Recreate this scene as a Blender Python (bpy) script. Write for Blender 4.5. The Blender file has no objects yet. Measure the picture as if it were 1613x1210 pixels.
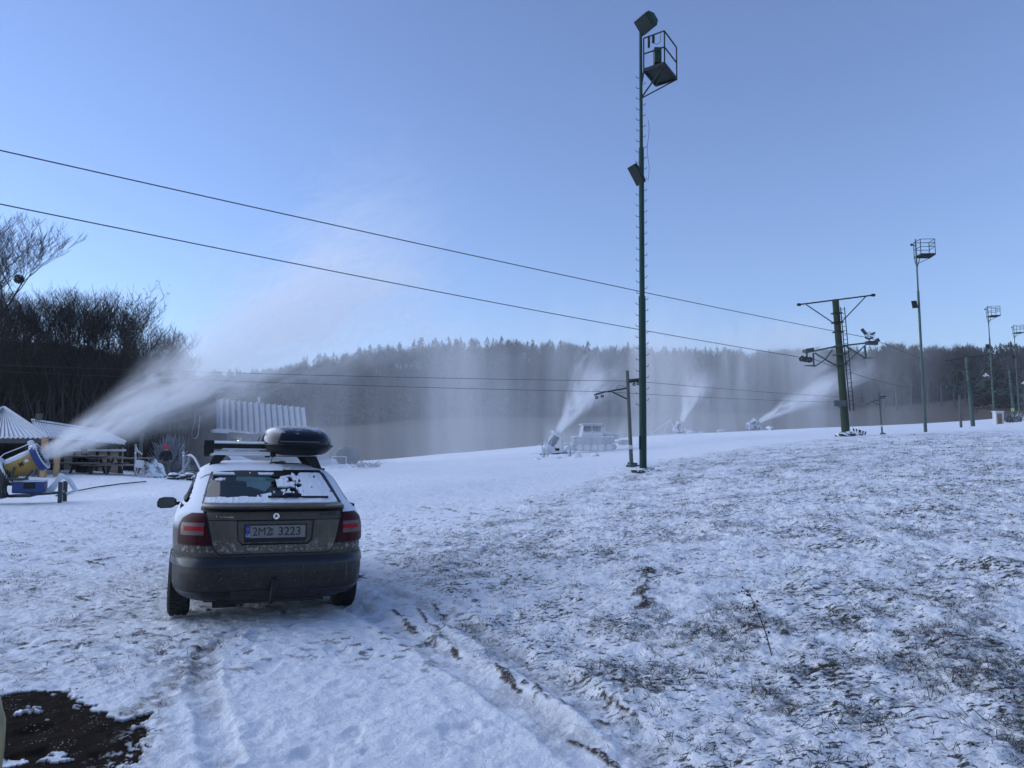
import bpy, bmesh, math, random
import numpy as np
from mathutils import Vector, Matrix, Euler
R = math.radians
PI = math.pi
C = bpy.context.scene.collection
sc = bpy.context.scene
random.seed(7)
RNG = np.random.default_rng(11)

# ------------------------------------------------------------------ camera
PITCH = R(5.0); FPX = 1210.0; EYE = 1.6
cam_d = bpy.data.cameras.new('camera'); cam = bpy.data.objects.new('camera', cam_d); C.objects.link(cam)
cam.location = (0, 0, EYE); cam.rotation_euler = (R(90) + PITCH, 0, 0)
cam_d.sensor_width = 36; cam_d.lens = 36 * FPX / 1613; cam_d.clip_end = 3000; cam_d.clip_start = 0.05
sc.camera = cam

# ------------------------------------------------------------------ sky, sun, exposure
SUN_EL, SUN_AZ = R(11), R(-74)          # azimuth from +Y towards +X
w = bpy.data.worlds.new('World'); sc.world = w; w.use_nodes = True
wn = w.node_tree.nodes; wl = w.node_tree.links
bg = wn['Background']
sky = wn.new('ShaderNodeTexSky'); sky.sky_type = 'NISHITA'; sky.sun_disc = False
sky.sun_elevation = SUN_EL; sky.sun_rotation = SUN_AZ
sky.altitude = 500; sky.air_density = 1.15; sky.dust_density = 0.1; sky.ozone_density = 3.0
hs = wn.new('ShaderNodeHueSaturation'); hs.inputs['Saturation'].default_value = 0.80
wl.new(sky.outputs[0], hs.inputs['Color']); wb = wn.new('ShaderNodeMix'); wb.data_type = 'RGBA'; wb.blend_type = 'MULTIPLY'; wb.inputs[0].default_value = 1
wb.inputs[7].default_value = (.90, 1.0, 1.38, 1)          # the camera's cool white balance
wl.new(hs.outputs[0], wb.inputs[6]); wl.new(wb.outputs[2], bg.inputs[0]); bg.inputs[1].default_value = 0.122
sun_d = bpy.data.lights.new('sun', 'SUN'); sun = bpy.data.objects.new('sun', sun_d); C.objects.link(sun)
sun_d.energy = 2.35; sun_d.angle = R(100); sun_d.color = (0.86, 0.91, 1.0)
dirv = Vector((math.sin(SUN_AZ) * math.cos(SUN_EL), math.cos(SUN_AZ) * math.cos(SUN_EL), math.sin(SUN_EL)))
sun.rotation_euler = dirv.to_track_quat('Z', 'Y').to_euler()
sc.view_settings.view_transform = 'Standard'; sc.view_settings.look = 'None'
sc.view_settings.exposure = 0.64; sc.view_settings.gamma = 1
sc.view_settings.use_curve_mapping = False
sc.render.engine = 'CYCLES'
cy = sc.cycles
cy.use_denoising = True
cy.max_bounces = 8; cy.diffuse_bounces = 3; cy.glossy_bounces = 3; cy.transmission_bounces = 6
cy.volume_bounces = 3; cy.transparent_max_bounces = 24; cy.volume_max_steps = 256; cy.volume_step_rate = 1.0

# ------------------------------------------------------------------ pixel helpers
cp, sp = math.cos(PITCH), math.sin(PITCH)
def ray(px, py):
    a = px - 806.5; b = 605 - py
    return Vector((a, FPX * cp - b * sp, FPX * sp + b * cp))
def at(px, py, D):
    d = ray(px, py); k = D / d.y
    return Vector((d.x * k, D, EYE + d.z * k))
def atz(px, py, z):
    d = ray(px, py); k = (z - EYE) / d.z
    return Vector((d.x * k, d.y * k, z))
def zof(py, D): return at(806.5, py, D).z
def xof(px, D): return (px - 806.5) / FPX * D / cp * 0.9985

# ------------------------------------------------------------------ noise
def _hash(ix, iy, seed):
    h = (ix.astype(np.int64) * 374761393 + iy.astype(np.int64) * 668265263 + seed * 974634777) & 0x7fffffff
    h = ((h ^ (h >> 13)) * 1274126177) & 0x7fffffff
    return ((h ^ (h >> 16)) & 0xffff) / 65535.0
def vnoise(x, y, seed=0):
    x = np.asarray(x, float); y = np.asarray(y, float)
    ix = np.floor(x); iy = np.floor(y); fx = x - ix; fy = y - iy
    fx = fx * fx * (3 - 2 * fx); fy = fy * fy * (3 - 2 * fy)
    a = _hash(ix, iy, seed); b = _hash(ix + 1, iy, seed); c = _hash(ix, iy + 1, seed); d = _hash(ix + 1, iy + 1, seed)
    return a + (b - a) * fx + (c - a) * fy + (a - b - c + d) * fx * fy
def fbm(x, y, oct=4, seed=0, gain=0.5):
    s = 0; amp = 1; tot = 0
    for i in range(oct):
        s = s + amp * vnoise(x * 2 ** i + 17 * i, y * 2 ** i - 9 * i, seed + i); tot += amp; amp *= gain
    return s / tot
def sstep(a, b, x):
    t = np.clip((x - a) / (b - a), 0, 1); return t * t * (3 - 2 * t)

# ------------------------------------------------------------------ terrain: control points (px, D, z) -> height field
CP = []
def cpz(D, *pz):
    for p, z in pz: CP.append((p, D, z))
def cpy(D, *py):
    for p, y in py: CP.append((p, D, zof(y, D)))
cpz(1.5, (-900, 0), (0, 0), (800, 0), (1600, .03), (2400, .05))
cpz(4, (-900, 0), (-200, 0), (400, 0), (800, 0), (1000, .05), (1300, .15), (1613, .25), (2400, .4))
cpz(7, (-900, 0), (-200, 0), (200, .02), (440, .05), (650, .06), (800, .08), (1000, .22), (1300, .4), (1613, .55), (2400, .8))
cpz(12, (-900, 0), (-200, 0), (200, 0), (500, .05), (700, .12), (850, .25), (1000, .5), (1300, .85), (1613, 1.05), (2400, 1.4))
cpz(22, (-900, 0), (-200, 0.05), (100, .08), (400, .0), (600, .1), (800, .4), (1013, 1.02), (1300, 1.5), (1613, 1.8), (2400, 2.6))
cpy(26, (100, 783), (260, 775))
cpy(30, (100, 765), (-200, 765), (0, 765), (240, 762), (330, 764))
cpy(33, (100, 748), (-200, 748), (0, 748), (220, 752), (300, 756))
cpz(27, (995, 1.05))
cpz(38, (-900, .5), (-200, .7), (0, .7), (150, .7), (240, .35), (300, .15), (400, .1), (540, .3))
cpz(36, (600, .32), (800, .62), (1000, 1.15), (1333, 2.3), (1613, 2.55), (2400, 3.8))
cpz(46, (-900, .8), (-200, 1.0), (0, 1.0), (200, .7), (300, .2), (400, .2), (540, .5))
cpy(60, (540, 732), (700, 727), (860, 722), (1000, 711), (1200, 692), (1390, 685), (1613, 668), (2400, 640))
cpz(60, (-900, 10.5), (-200, 10), (0, 9.3), (100, 9.0), (170, 8.6), (240, 7.6), (290, 5.6), (340, 2.6), (400, .7), (470, .5))
cpy(51, (1458, 681)); cpy(72, (1527, 672)); cpy(83, (1567, 670))
cpy(80, (600, 729), (850, 712), (1000, 700), (1187, 687), (1290, 679), (1450, 676), (1613, 664), (2400, 610))
cpz(80, (-900, 12), (-200, 12), (0, 11.5), (240, 10.5), (340, 6), (430, 1.2))
cpy(105, (430, 735), (600, 727), (700, 718), (850, 704.5), (1000, 692), (1187, 682), (1290, 676), (1450, 669), (1613, 659), (2400, 600))
cpy(130, (430, 728), (600, 724), (700, 715), (850, 702), (1000, 688), (1070, 684), (1187, 679), (1290, 674), (1450, 668), (1613, 656), (2400, 590))
cpy(165, (0, 690), (430, 728), (600, 727), (850, 708), (1187, 684), (1450, 672), (1613, 660), (2400, 590))
cpy(225, (-300, 640), (250, 660), (430, 693), (600, 690), (850, 682), (1187, 666), (1300, 662), (1450, 655), (1613, 640), (2400, 580))
cpy(300, (-300, 620), (250, 645), (430, 672), (523, 670), (600, 664), (850, 656), (1000, 655), (1187, 648), (1300, 644), (1450, 634), (1613, 619), (2400, 570))
cpy(430, (-300, 620), (250, 632), (340, 636), (400, 628), (450, 616), (500, 604), (560, 594), (620, 582), (700, 579), (800, 576), (900, 581), (1000, 587), (1100, 591), (1200, 592), (1300, 588), (1400, 588), (1613, 588), (2400, 550))
cpy(700, (-300, 630), (400, 640), (800, 620), (1200, 620), (1613, 620), (2400, 600))
CP = np.array(CP)
_cu = (CP[:, 0] - 806.5) / 1210; _cv = np.log(CP[:, 1]) * 0.9; _cz = CP[:, 2]
_A = np.sqrt((_cu[:, None] - _cu) ** 2 + (_cv[:, None] - _cv) ** 2 + 1e-4)
_B = np.c_[_A, np.ones(len(_cu))]; _B = np.r_[_B, [np.r_[np.ones(len(_cu)), 0]]]
_W = np.linalg.solve(_B, np.r_[_cz, 0])
def base_h(x, y):
    x = np.atleast_1d(np.asarray(x, float)); y = np.atleast_1d(np.asarray(y, float))
    D = np.maximum(y, 1.5)
    u = np.clip(x / D, -1.4, 1.4); v = np.log(D) * 0.9
    out = np.empty(len(x))
    for i in range(0, len(x), 20000):
        s = slice(i, i + 20000)
        d = np.sqrt((u[s, None] - _cu) ** 2 + (v[s, None] - _cv) ** 2 + 1e-4)
        out[s] = d @ _W[:-1] + _W[-1]
    return out
def gpix(px, py, D0=2.5, D1=60):
    d = ray(px, py); Ds = np.linspace(D0, D1, 500); k = Ds / d.y
    X = d.x * k; Z = EYE + d.z * k; h = base_h(X, Ds)
    i = np.argmax(Z < h) if (Z < h).any() else len(Ds) - 1
    return (X[i], Ds[i])
def gz(x, y): return float(base_h([x], [y])[0])
def ground(px, D):                      # ground point under image column px at depth D
    x = (px - 806.5) / FPX * D * 1.0
    for _ in range(3):
        z = gz(x, D); zc = D * cp + (z - EYE) * sp
        x = (px - 806.5) / FPX * zc
    return Vector((x, D, gz(x, D)))

def seg_d(x, y, pts):                   # distance to a polyline and signed side
    best = np.full(len(x), 1e9); side = np.zeros(len(x)); tt = np.zeros(len(x)); L = 0
    for (ax, ay), (bx, by) in zip(pts[:-1], pts[1:]):
        dx, dy = bx - ax, by - ay; l2 = dx * dx + dy * dy; l = math.sqrt(l2)
        t = np.clip(((x - ax) * dx + (y - ay) * dy) / l2, 0, 1)
        ex = x - ax - t * dx; ey = y - ay - t * dy
        d = np.hypot(ex, ey); m = d < best
        best = np.where(m, d, best); side = np.where(m, np.sign(dx * ey - dy * ex), side); tt = np.where(m, L + t * l, tt); L += l
    return best, side, tt

# ------------------------------------------------------------------ materials
def newmat(name):
    m = bpy.data.materials.new(name); m.use_nodes = True
    nt = m.node_tree; return m, nt, nt.nodes, nt.links, nt.nodes['Principled BSDF']
def mat(name, col, rough=0.6, metal=0.0, var=0.12, scale=6, bump=0.0, bscale=40, snow=0.0, spec=0.5, dirt=None):
    """plain material with noise variation; snow>0 puts snow on upward faces"""
    m, nt, N, L, P = newmat(name)
    P.inputs['Roughness'].default_value = rough; P.inputs['Metallic'].default_value = metal
    P.inputs['Specular IOR Level'].default_value = spec
    tc = N.new('ShaderNodeTexCoord'); no = N.new('ShaderNodeTexNoise'); no.inputs['Scale'].default_value = scale
    no.inputs['Detail'].default_value = 6; no.inputs['Roughness'].default_value = .65
    L.new(tc.outputs['Object'], no.inputs['Vector'])
    mx = N.new('ShaderNodeMix'); mx.data_type = 'RGBA'
    c = Vector(col)
    mx.inputs[6].default_value = (*[max(0, v * (1 - var * 2)) for v in c], 1)
    d2 = dirt if dirt else [min(1, v * (1 + var * 2)) for v in c]
    mx.inputs[7].default_value = (*d2, 1)
    L.new(no.outputs[0], mx.inputs[0]); out = mx.outputs[2]
    if snow > 0:
        ge = N.new('ShaderNodeNewGeometry'); sx = N.new('ShaderNodeSeparateXYZ'); L.new(ge.outputs['Normal'], sx.inputs[0])
        n2 = N.new('ShaderNodeTexNoise'); n2.inputs['Scale'].default_value = scale * 2.2; n2.inputs['Detail'].default_value = 5
        L.new(tc.outputs['Object'], n2.inputs['Vector'])
        ad = N.new('ShaderNodeMath'); ad.operation = 'MULTIPLY_ADD'; ad.inputs[1].default_value = 1.2
        L.new(n2.outputs[0], ad.inputs[0]); L.new(sx.outputs[2], ad.inputs[2])
        mr = N.new('ShaderNodeMapRange'); mr.inputs[1].default_value = 1.55 - snow; mr.inputs[2].default_value = 1.75 - snow
        L.new(ad.outputs[0], mr.inputs[0])
        m2 = N.new('ShaderNodeMix'); m2.data_type = 'RGBA'; m2.inputs[7].default_value = (.78, .8, .83, 1)
        L.new(mr.outputs[0], m2.inputs[0]); L.new(out, m2.inputs[6]); out = m2.outputs[2]
        m3 = N.new('ShaderNodeMix'); m3.inputs[2].default_value = rough; m3.inputs[3].default_value = .9
        L.new(mr.outputs[0], m3.inputs[0]); L.new(m3.outputs[0], P.inputs['Roughness'])
    L.new(out, P.inputs['Base Color'])
    if bump > 0:
        n3 = N.new('ShaderNodeTexNoise'); n3.inputs['Scale'].default_value = bscale; n3.inputs['Detail'].default_value = 5
        L.new(tc.outputs['Object'], n3.inputs['Vector'])
        b = N.new('ShaderNodeBump'); b.inputs['Strength'].default_value = bump; b.inputs['Distance'].default_value = .02
        L.new(n3.outputs[0], b.inputs['Height']); L.new(b.outputs[0], P.inputs['Normal'])
    return m
def glassmat(name, tint=(.25, .3, .3), alpha=.5, rough=.05):
    m, nt, N, L, P = newmat(name)
    P.inputs['Base Color'].default_value = (.01, .012, .014, 1); P.inputs['Roughness'].default_value = rough
    tr = N.new('ShaderNodeBsdfTransparent'); tr.inputs[0].default_value = (*tint, 1)
    ms = N.new('ShaderNodeMixShader'); ms.inputs[0].default_value = 1 - alpha
    L.new(tr.outputs[0], ms.inputs[1]); L.new(P.outputs[0], ms.inputs[2]); L.new(ms.outputs[0], N['Material Output'].inputs[0])
    return m
def emat(name, col, s):
    m, nt, N, L, P = newmat(name)
    P.inputs['Emission Color'].default_value = (*col, 1); P.inputs['Emission Strength'].default_value = s
    return m

M = {}
M['snow'] = mat('snow', (.78, .8, .83), .85, var=.02, bump=.6, bscale=18, scale=3)
M['caked'] = mat('snow_caked_metal', (.62, .65, .69), .85, var=.12, scale=4, bump=.5)
M['frost_grey'] = mat('frosted_grey', (.28, .3, .32), .8, var=.3, scale=7, snow=.9)
M['pole_green'] = mat('green_paint', (.008, .045, .035), .6, var=.25, scale=5, dirt=(.018, .055, .043), spec=.2)
M['pole_green_light'] = mat('weathered_green_paint', (.03, .10, .085), .6, var=.3, scale=3, dirt=(.07, .12, .10))
M['dark_steel'] = mat('dark_steel', (.012, .020, .021), .6, var=.3, scale=9, spec=.2)
M['black'] = mat('black_plastic', (.008, .008, .010), .5, var=.2, spec=.25)
M['grey_wood'] = mat('grey_wood', (.085, .09, .085), .85, var=.25, scale=10)
M['tower_wood'] = mat('weathered_timber', (.045, .055, .035), .9, var=.35, scale=5, dirt=(.07, .095, .065), bump=.3, spec=.15)
M['arm_green'] = mat('green_steel', (.03, .06, .055), .55, var=.3, scale=6, snow=.35)
M['iron_snow'] = mat('iron_with_snow', (.03, .04, .042), .55, var=.3, scale=6, snow=.75)
M['wire'] = mat('steel_rope', (.02, .022, .026), .6)
M['box_grey'] = mat('grey_box', (.07, .085, .095), .55)
M['white_box'] = mat('white_box', (.5, .53, .55), .6)
M['wood_plank'] = mat('plank_wood', (.20, .13, .08), .8, var=.25, scale=4)
M['wood_pale'] = mat('pale_wood', (.42, .27, .14), .8, var=.2, scale=4)
M['wood_dark'] = mat('dark_wood', (.03, .026, .023), .85, var=.3)
M['wood_snow'] = mat('snowy_plank', (.12, .09, .07), .8, var=.3, snow=.55, scale=5)
M['board'] = mat('chipboard', (.38, .28, .20), .85, var=.12, scale=2)
M['rubber'] = mat('rubber', (.012, .012, .013), .85, var=.3, bump=.5, bscale=60)
M['chrome'] = mat('chrome', (.55, .56, .58), .25, metal=1, var=.05)
M['alu'] = mat('brushed_aluminium', (.62, .63, .65), .35, metal=.8, var=.08)
M['gun_blue'] = mat('blue_paint', (.015, .04, .16), .5, var=.25, snow=.35, scale=5)
M['gun_yellow'] = mat('yellow_paint', (.36, .20, .02), .6, var=.2, scale=6, snow=.5, dirt=(.42, .27, .07))
M['bark'] = mat('bark', (.030, .026, .024), .9, var=.3, spec=.1)
M['bark_frost'] = mat('frosted_bark', (.07, .07, .075), .9, var=.3, snow=.2)
M['needle'] = mat('needles', (.012, .02, .014), .9, var=.3)
M['leafdead'] = mat('dead_leaves', (.03, .022, .014), .9, var=.3)
M['mistle'] = mat('mistletoe', (.02, .03, .012), .9, var=.3)

# ------------------------------------------------------------------ mesh builder
class MB:
    def __init__(s): s.v = []; s.f = []
    def add(s, vs, fs):
        o = len(s.v); s.v += [tuple(v) for v in vs]; s.f += [tuple(i + o for i in f) for f in fs]; return s
    def box(s, c, size, rot=None, taper=1.0):
        c = Vector(c); x, y, z = [k / 2 for k in size]
        vs = [Vector((sx * x * (taper if sz > 0 else 1), sy * y * (taper if sz > 0 else 1), sz * z)) for sz in (-1, 1) for sy in (-1, 1) for sx in (-1, 1)]
        if rot is not None:
            rm = rot if isinstance(rot, Matrix) else Euler(rot).to_matrix()
            vs = [rm @ v for v in vs]
        return s.add([v + c for v in vs], [(0, 2, 3, 1), (4, 5, 7, 6), (0, 1, 5, 4), (2, 6, 7, 3), (0, 4, 6, 2), (1, 3, 7, 5)])
    def tube(s, pts, r, seg=8, cap=True):
        pts = [Vector(p) for p in pts]; n = len(pts)
        rs = list(r) if hasattr(r, '__len__') else [r] * n
        vs = []; fs = []
        up = None
        for i, p in enumerate(pts):
            t = (pts[min(i + 1, n - 1)] - pts[max(i - 1, 0)])
            t = t.normalized() if t.length > 1e-9 else Vector((0, 0, 1))
            if up is None:
                up = Vector((0, 0, 1)) if abs(t.z) < .9 else Vector((1, 0, 0))
            a = t.cross(up); a = a.normalized() if a.length > 1e-6 else Vector((1, 0, 0)); b = a.cross(t); up = b
            for k in range(seg):
                an = 2 * PI * k / seg
                vs.append(p + (a * math.cos(an) + b * math.sin(an)) * rs[i])
        for i in range(n - 1):
            for k in range(seg):
                k2 = (k + 1) % seg
                fs.append((i * seg + k, i * seg + k2, (i + 1) * seg + k2, (i + 1) * seg + k))
        if cap:
            fs.append(tuple(range(seg))[::-1]); fs.append(tuple((n - 1) * seg + k for k in range(seg)))
        return s.add(vs, fs)
    def cyl(s, p0, p1, r0, r1=None, seg=16): return s.tube([p0, p1], [r0, r0 if r1 is None else r1], seg)
    def bar(s, p0, p1, w_, h_=None):
        p0 = Vector(p0); p1 = Vector(p1); h_ = h_ or w_; d = p1 - p0; L_ = d.length
        if L_ < 1e-6: return s
        q = d.to_track_quat('X', 'Z').to_matrix()
        return s.box((p0 + p1) / 2, (L_, w_, h_), q)
    def lathe(s, prof, seg=24, mtx=None, close=False):
        """prof: (radius, axial) about local X axis"""
        vs = []; fs = []; n = len(prof)
        for i, (r, a) in enumerate(prof):
            for k in range(seg):
                an = 2 * PI * k / seg; v = Vector((a, r * math.cos(an), r * math.sin(an)))
                vs.append(mtx @ v if mtx is not None else v)
        rng = range(n) if close else range(n - 1)
        for i in rng:
            j = (i + 1) % n
            for k in range(seg):
                k2 = (k + 1) % seg
                fs.append((i * seg + k, j * seg + k, j * seg + k2, i * seg + k2))
        return s.add(vs, fs)
    def ball(s, c, r, seg=10, sq=(1, 1, 1), jit=0, rnd=None):
        c = Vector(c); vs = []; fs = []; rings = max(4, seg // 2 + 1)
        for i in range(rings + 1):
            th = PI * i / rings
            for k in range(seg):
                ph = 2 * PI * k / seg; rr = r * (1 + (rnd.uniform(-jit, jit) if rnd else 0))
                vs.append(c + Vector((math.sin(th) * math.cos(ph) * sq[0], math.sin(th) * math.sin(ph) * sq[1], math.cos(th) * sq[2])) * rr)
        for i in range(rings):
            for k in range(seg):
                k2 = (k + 1) % seg; fs.append((i * seg + k, (i + 1) * seg + k, (i + 1) * seg + k2, i * seg + k2))
        return s.add(vs, fs)
    def prism(s, poly, p_axis, d):
        """poly list of 3D points, extruded along vector p_axis*d"""
        n = len(poly); e = Vector(p_axis) * d; vs = [Vector(p) for p in poly] + [Vector(p) + e for p in poly]
        fs = [tuple(range(n))[::-1], tuple(range(n, 2 * n))] + [(i, (i + 1) % n, n + (i + 1) % n, n + i) for i in range(n)]
        return s.add(vs, fs)
    def obj(s, name, m, parent=None, smooth=False, bevel=0):
        me = bpy.data.meshes.new(name); me.from_pydata(s.v, [], s.f); me.validate()
        bm = bmesh.new(); bm.from_mesh(me)
        bmesh.ops.recalc_face_normals(bm, faces=bm.faces[:]); bm.to_mesh(me); bm.free()
        o = bpy.data.objects.new(name, me); C.objects.link(o); me.materials.append(m)
        if parent: o.parent = parent
        if smooth:
            for p in me.polygons: p.use_smooth = True
            try: me.set_sharp_from_angle(angle=R(40))
            except Exception: pass
        if bevel:
            b = o.modifiers.new('bevel', 'BEVEL'); b.width = bevel; b.segments = 2; b.limit_method = 'ANGLE'
        return o
def npobj(name, V, F, m, parent=None, smooth=False):
    me = bpy.data.meshes.new(name); V = np.asarray(V, np.float32); F = np.asarray(F, np.int32)
    me.vertices.add(len(V)); me.vertices.foreach_set('co', V.ravel())
    k = F.shape[1]; me.loops.add(F.size); me.loops.foreach_set('vertex_index', F.ravel())
    me.polygons.add(len(F)); me.polygons.foreach_set('loop_start', np.arange(0, F.size, k, dtype=np.int32))
    me.update(calc_edges=True)
    if smooth: me.polygons.foreach_set('use_smooth', np.ones(len(F), bool))
    o = bpy.data.objects.new(name, me); C.objects.link(o); me.materials.append(m)
    if parent: o.parent = parent
    return o
def tag(o, label, cat, group=None, kind=None):
    o['label'] = label; o['category'] = cat
    if group: o['group'] = group
    if kind: o['kind'] = kind
    return o
def thing(name, label, cat, loc=(0, 0, 0), rot=(0, 0, 0), group=None):
    o = bpy.data.objects.new(name, None); C.objects.link(o); o.empty_display_size = .2
    o.location = loc; o.rotation_euler = rot
    return tag(o, label, cat, group)
def struct(o): o['kind'] = 'structure'; return o
def stuff(o, label=None, cat=None):
    o['kind'] = 'stuff'
    if label: o['label'] = label; o['category'] = cat
    return o
def dup(root, loc, rot=None, label=None, scale=None, skip=()):
    r = root.copy(); C.objects.link(r); r.location = loc
    if rot is not None: r.rotation_euler = rot
    if scale is not None: r.scale = (scale,) * 3 if not hasattr(scale, '__len__') else scale
    if label: r['label'] = label
    for ch in root.children:
        if ch.name.split('.')[0] in skip: continue
        c = ch.copy(); C.objects.link(c); c.parent = r
        for g in ch.children:
            d = g.copy(); C.objects.link(d); d.parent = c
    return r
_tc = {}
def textmesh(txt, size, depth=.002, align='CENTER', bold=0.0):
    cu = bpy.data.curves.new('t', 'FONT'); cu.body = txt; cu.size = size; cu.extrude = depth; cu.offset = bold; cu.align_x = align; cu.align_y = 'CENTER'
    ob = bpy.data.objects.new('t', cu); C.objects.link(ob)
    dg = bpy.context.evaluated_depsgraph_get(); me = bpy.data.meshes.new_from_object(ob.evaluated_get(dg))
    vs = [v.co.copy() for v in me.vertices]; fs = [tuple(p.vertices) for p in me.polygons]
    bpy.data.objects.remove(ob); bpy.data.curves.remove(cu); bpy.data.meshes.remove(me)
    return vs, fs
# ================================================================== THE GROUND
# features laid on the ground, traced where they lie (world xy)
def gline(*pp): return [gpix(*p) for p in pp]
RUTS = [  # (polyline, half width, depth)
    (gline((545, 955), (640, 1000), (735, 1060), (850, 1130), (935, 1195), (960, 1215)), .16, .035),
    (gline((610, 935), (690, 965), (770, 1010), (880, 1080), (975, 1150), (1060, 1215)), .17, .05),
    (gline((325, 1040), (318, 1085), (335, 1130), (350, 1210)), .12, .03),
    (gline((600, 880), (680, 910), (730, 890), (790, 850), (880, 820)), .12, .02),
]
CLODS = [  # dark soil edges: (polyline, half width)
    (gline((781, 1062), (800, 1075), (818, 1088)), .035), (gline((822, 1084), (845, 1092), (862, 1107)), .06),
    (gline((880, 1114), (905, 1127), (942, 1146), (985, 1170)), .03), (gline((898, 1173), (930, 1190), (972, 1209)), .03),
    (gline((938, 1091), (965, 1108), (995, 1132)), .045), (gline((951, 1114), (958, 1118)), .03),
    (gline((622, 963), (638, 980), (655, 1000)), .04), (gline((659, 965), (672, 980), (688, 994)), .035),
    (gline((680, 952), (690, 962), (703, 971)), .035), (gline((703, 1012), (723, 1039)), .03),
    (gline((560, 900), (572, 912)), .08), (gline((575, 855), (590, 858)), .04),
    (gline((664, 800), (680, 802)), .09), (gline((700, 802), (725, 806)), .06), (gline((740, 808), (765, 810)), .07),
    (gline((780, 800), (800, 806)), .06), (gline((826, 789), (840, 791)), .09), (gline((640, 830), (665, 828)), .06),
    (gline((155, 884), (182, 880)), .09), (gline((135, 886), (160, 892)), .06), (gline((80, 890), (98, 888)), .06),
    (gline((98, 867), (122, 868)), .05), (gline((142, 839), (150, 838)), .05), (gline((40, 935), (52, 928)), .04),
    (gline((120, 942), (140, 947)), .04), (gline((205, 941), (222, 943)), .03),
    (gline((300, 1022), (318, 1030)), .05), (gline((320, 1028), (332, 1033)), .03),
    (gline((1020, 905), (1012, 960)), .10), (gline((1185, 1000), (1235, 1012)), .10),
    (gline((1505, 720), (1600, 735)), .05), (gline((1440, 766), (1500, 770)), .06),
]
PATCH = gline((-120, 1085), (10, 1094), (45, 1091), (100, 1097), (145, 1113), (165, 1132), (215, 1138), (236, 1150), (230, 1180), (200, 1215)) + [gpix(150, 1330, 1.5), gpix(-200, 1400, 1.5), gpix(-400, 1200, 1.5)]
ISLES = [(gpix(38, 1121), .055), (gpix(90, 1202), .06), (gpix(23, 1203), .04), (gpix(60, 1130), .02), (gpix(75, 1137), .018)]
BAND = gline((335, 1008), (315, 1040), (285, 1075), (240, 1110), (195, 1140))
def inpoly(x, y, P):
    r = np.zeros(len(x), bool); n = len(P)
    for i in range(n):
        (x1, y1), (x2, y2) = P[i], P[(i + 1) % n]
        if y1 == y2: continue
        c = ((y1 > y) != (y2 > y)) & (x < (x2 - x1) * (y - y1) / (y2 - y1) + x1); r ^= c
    return r
def pxof(x, y): return x / np.maximum(y, .5) * 1210 + 806.5

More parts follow.
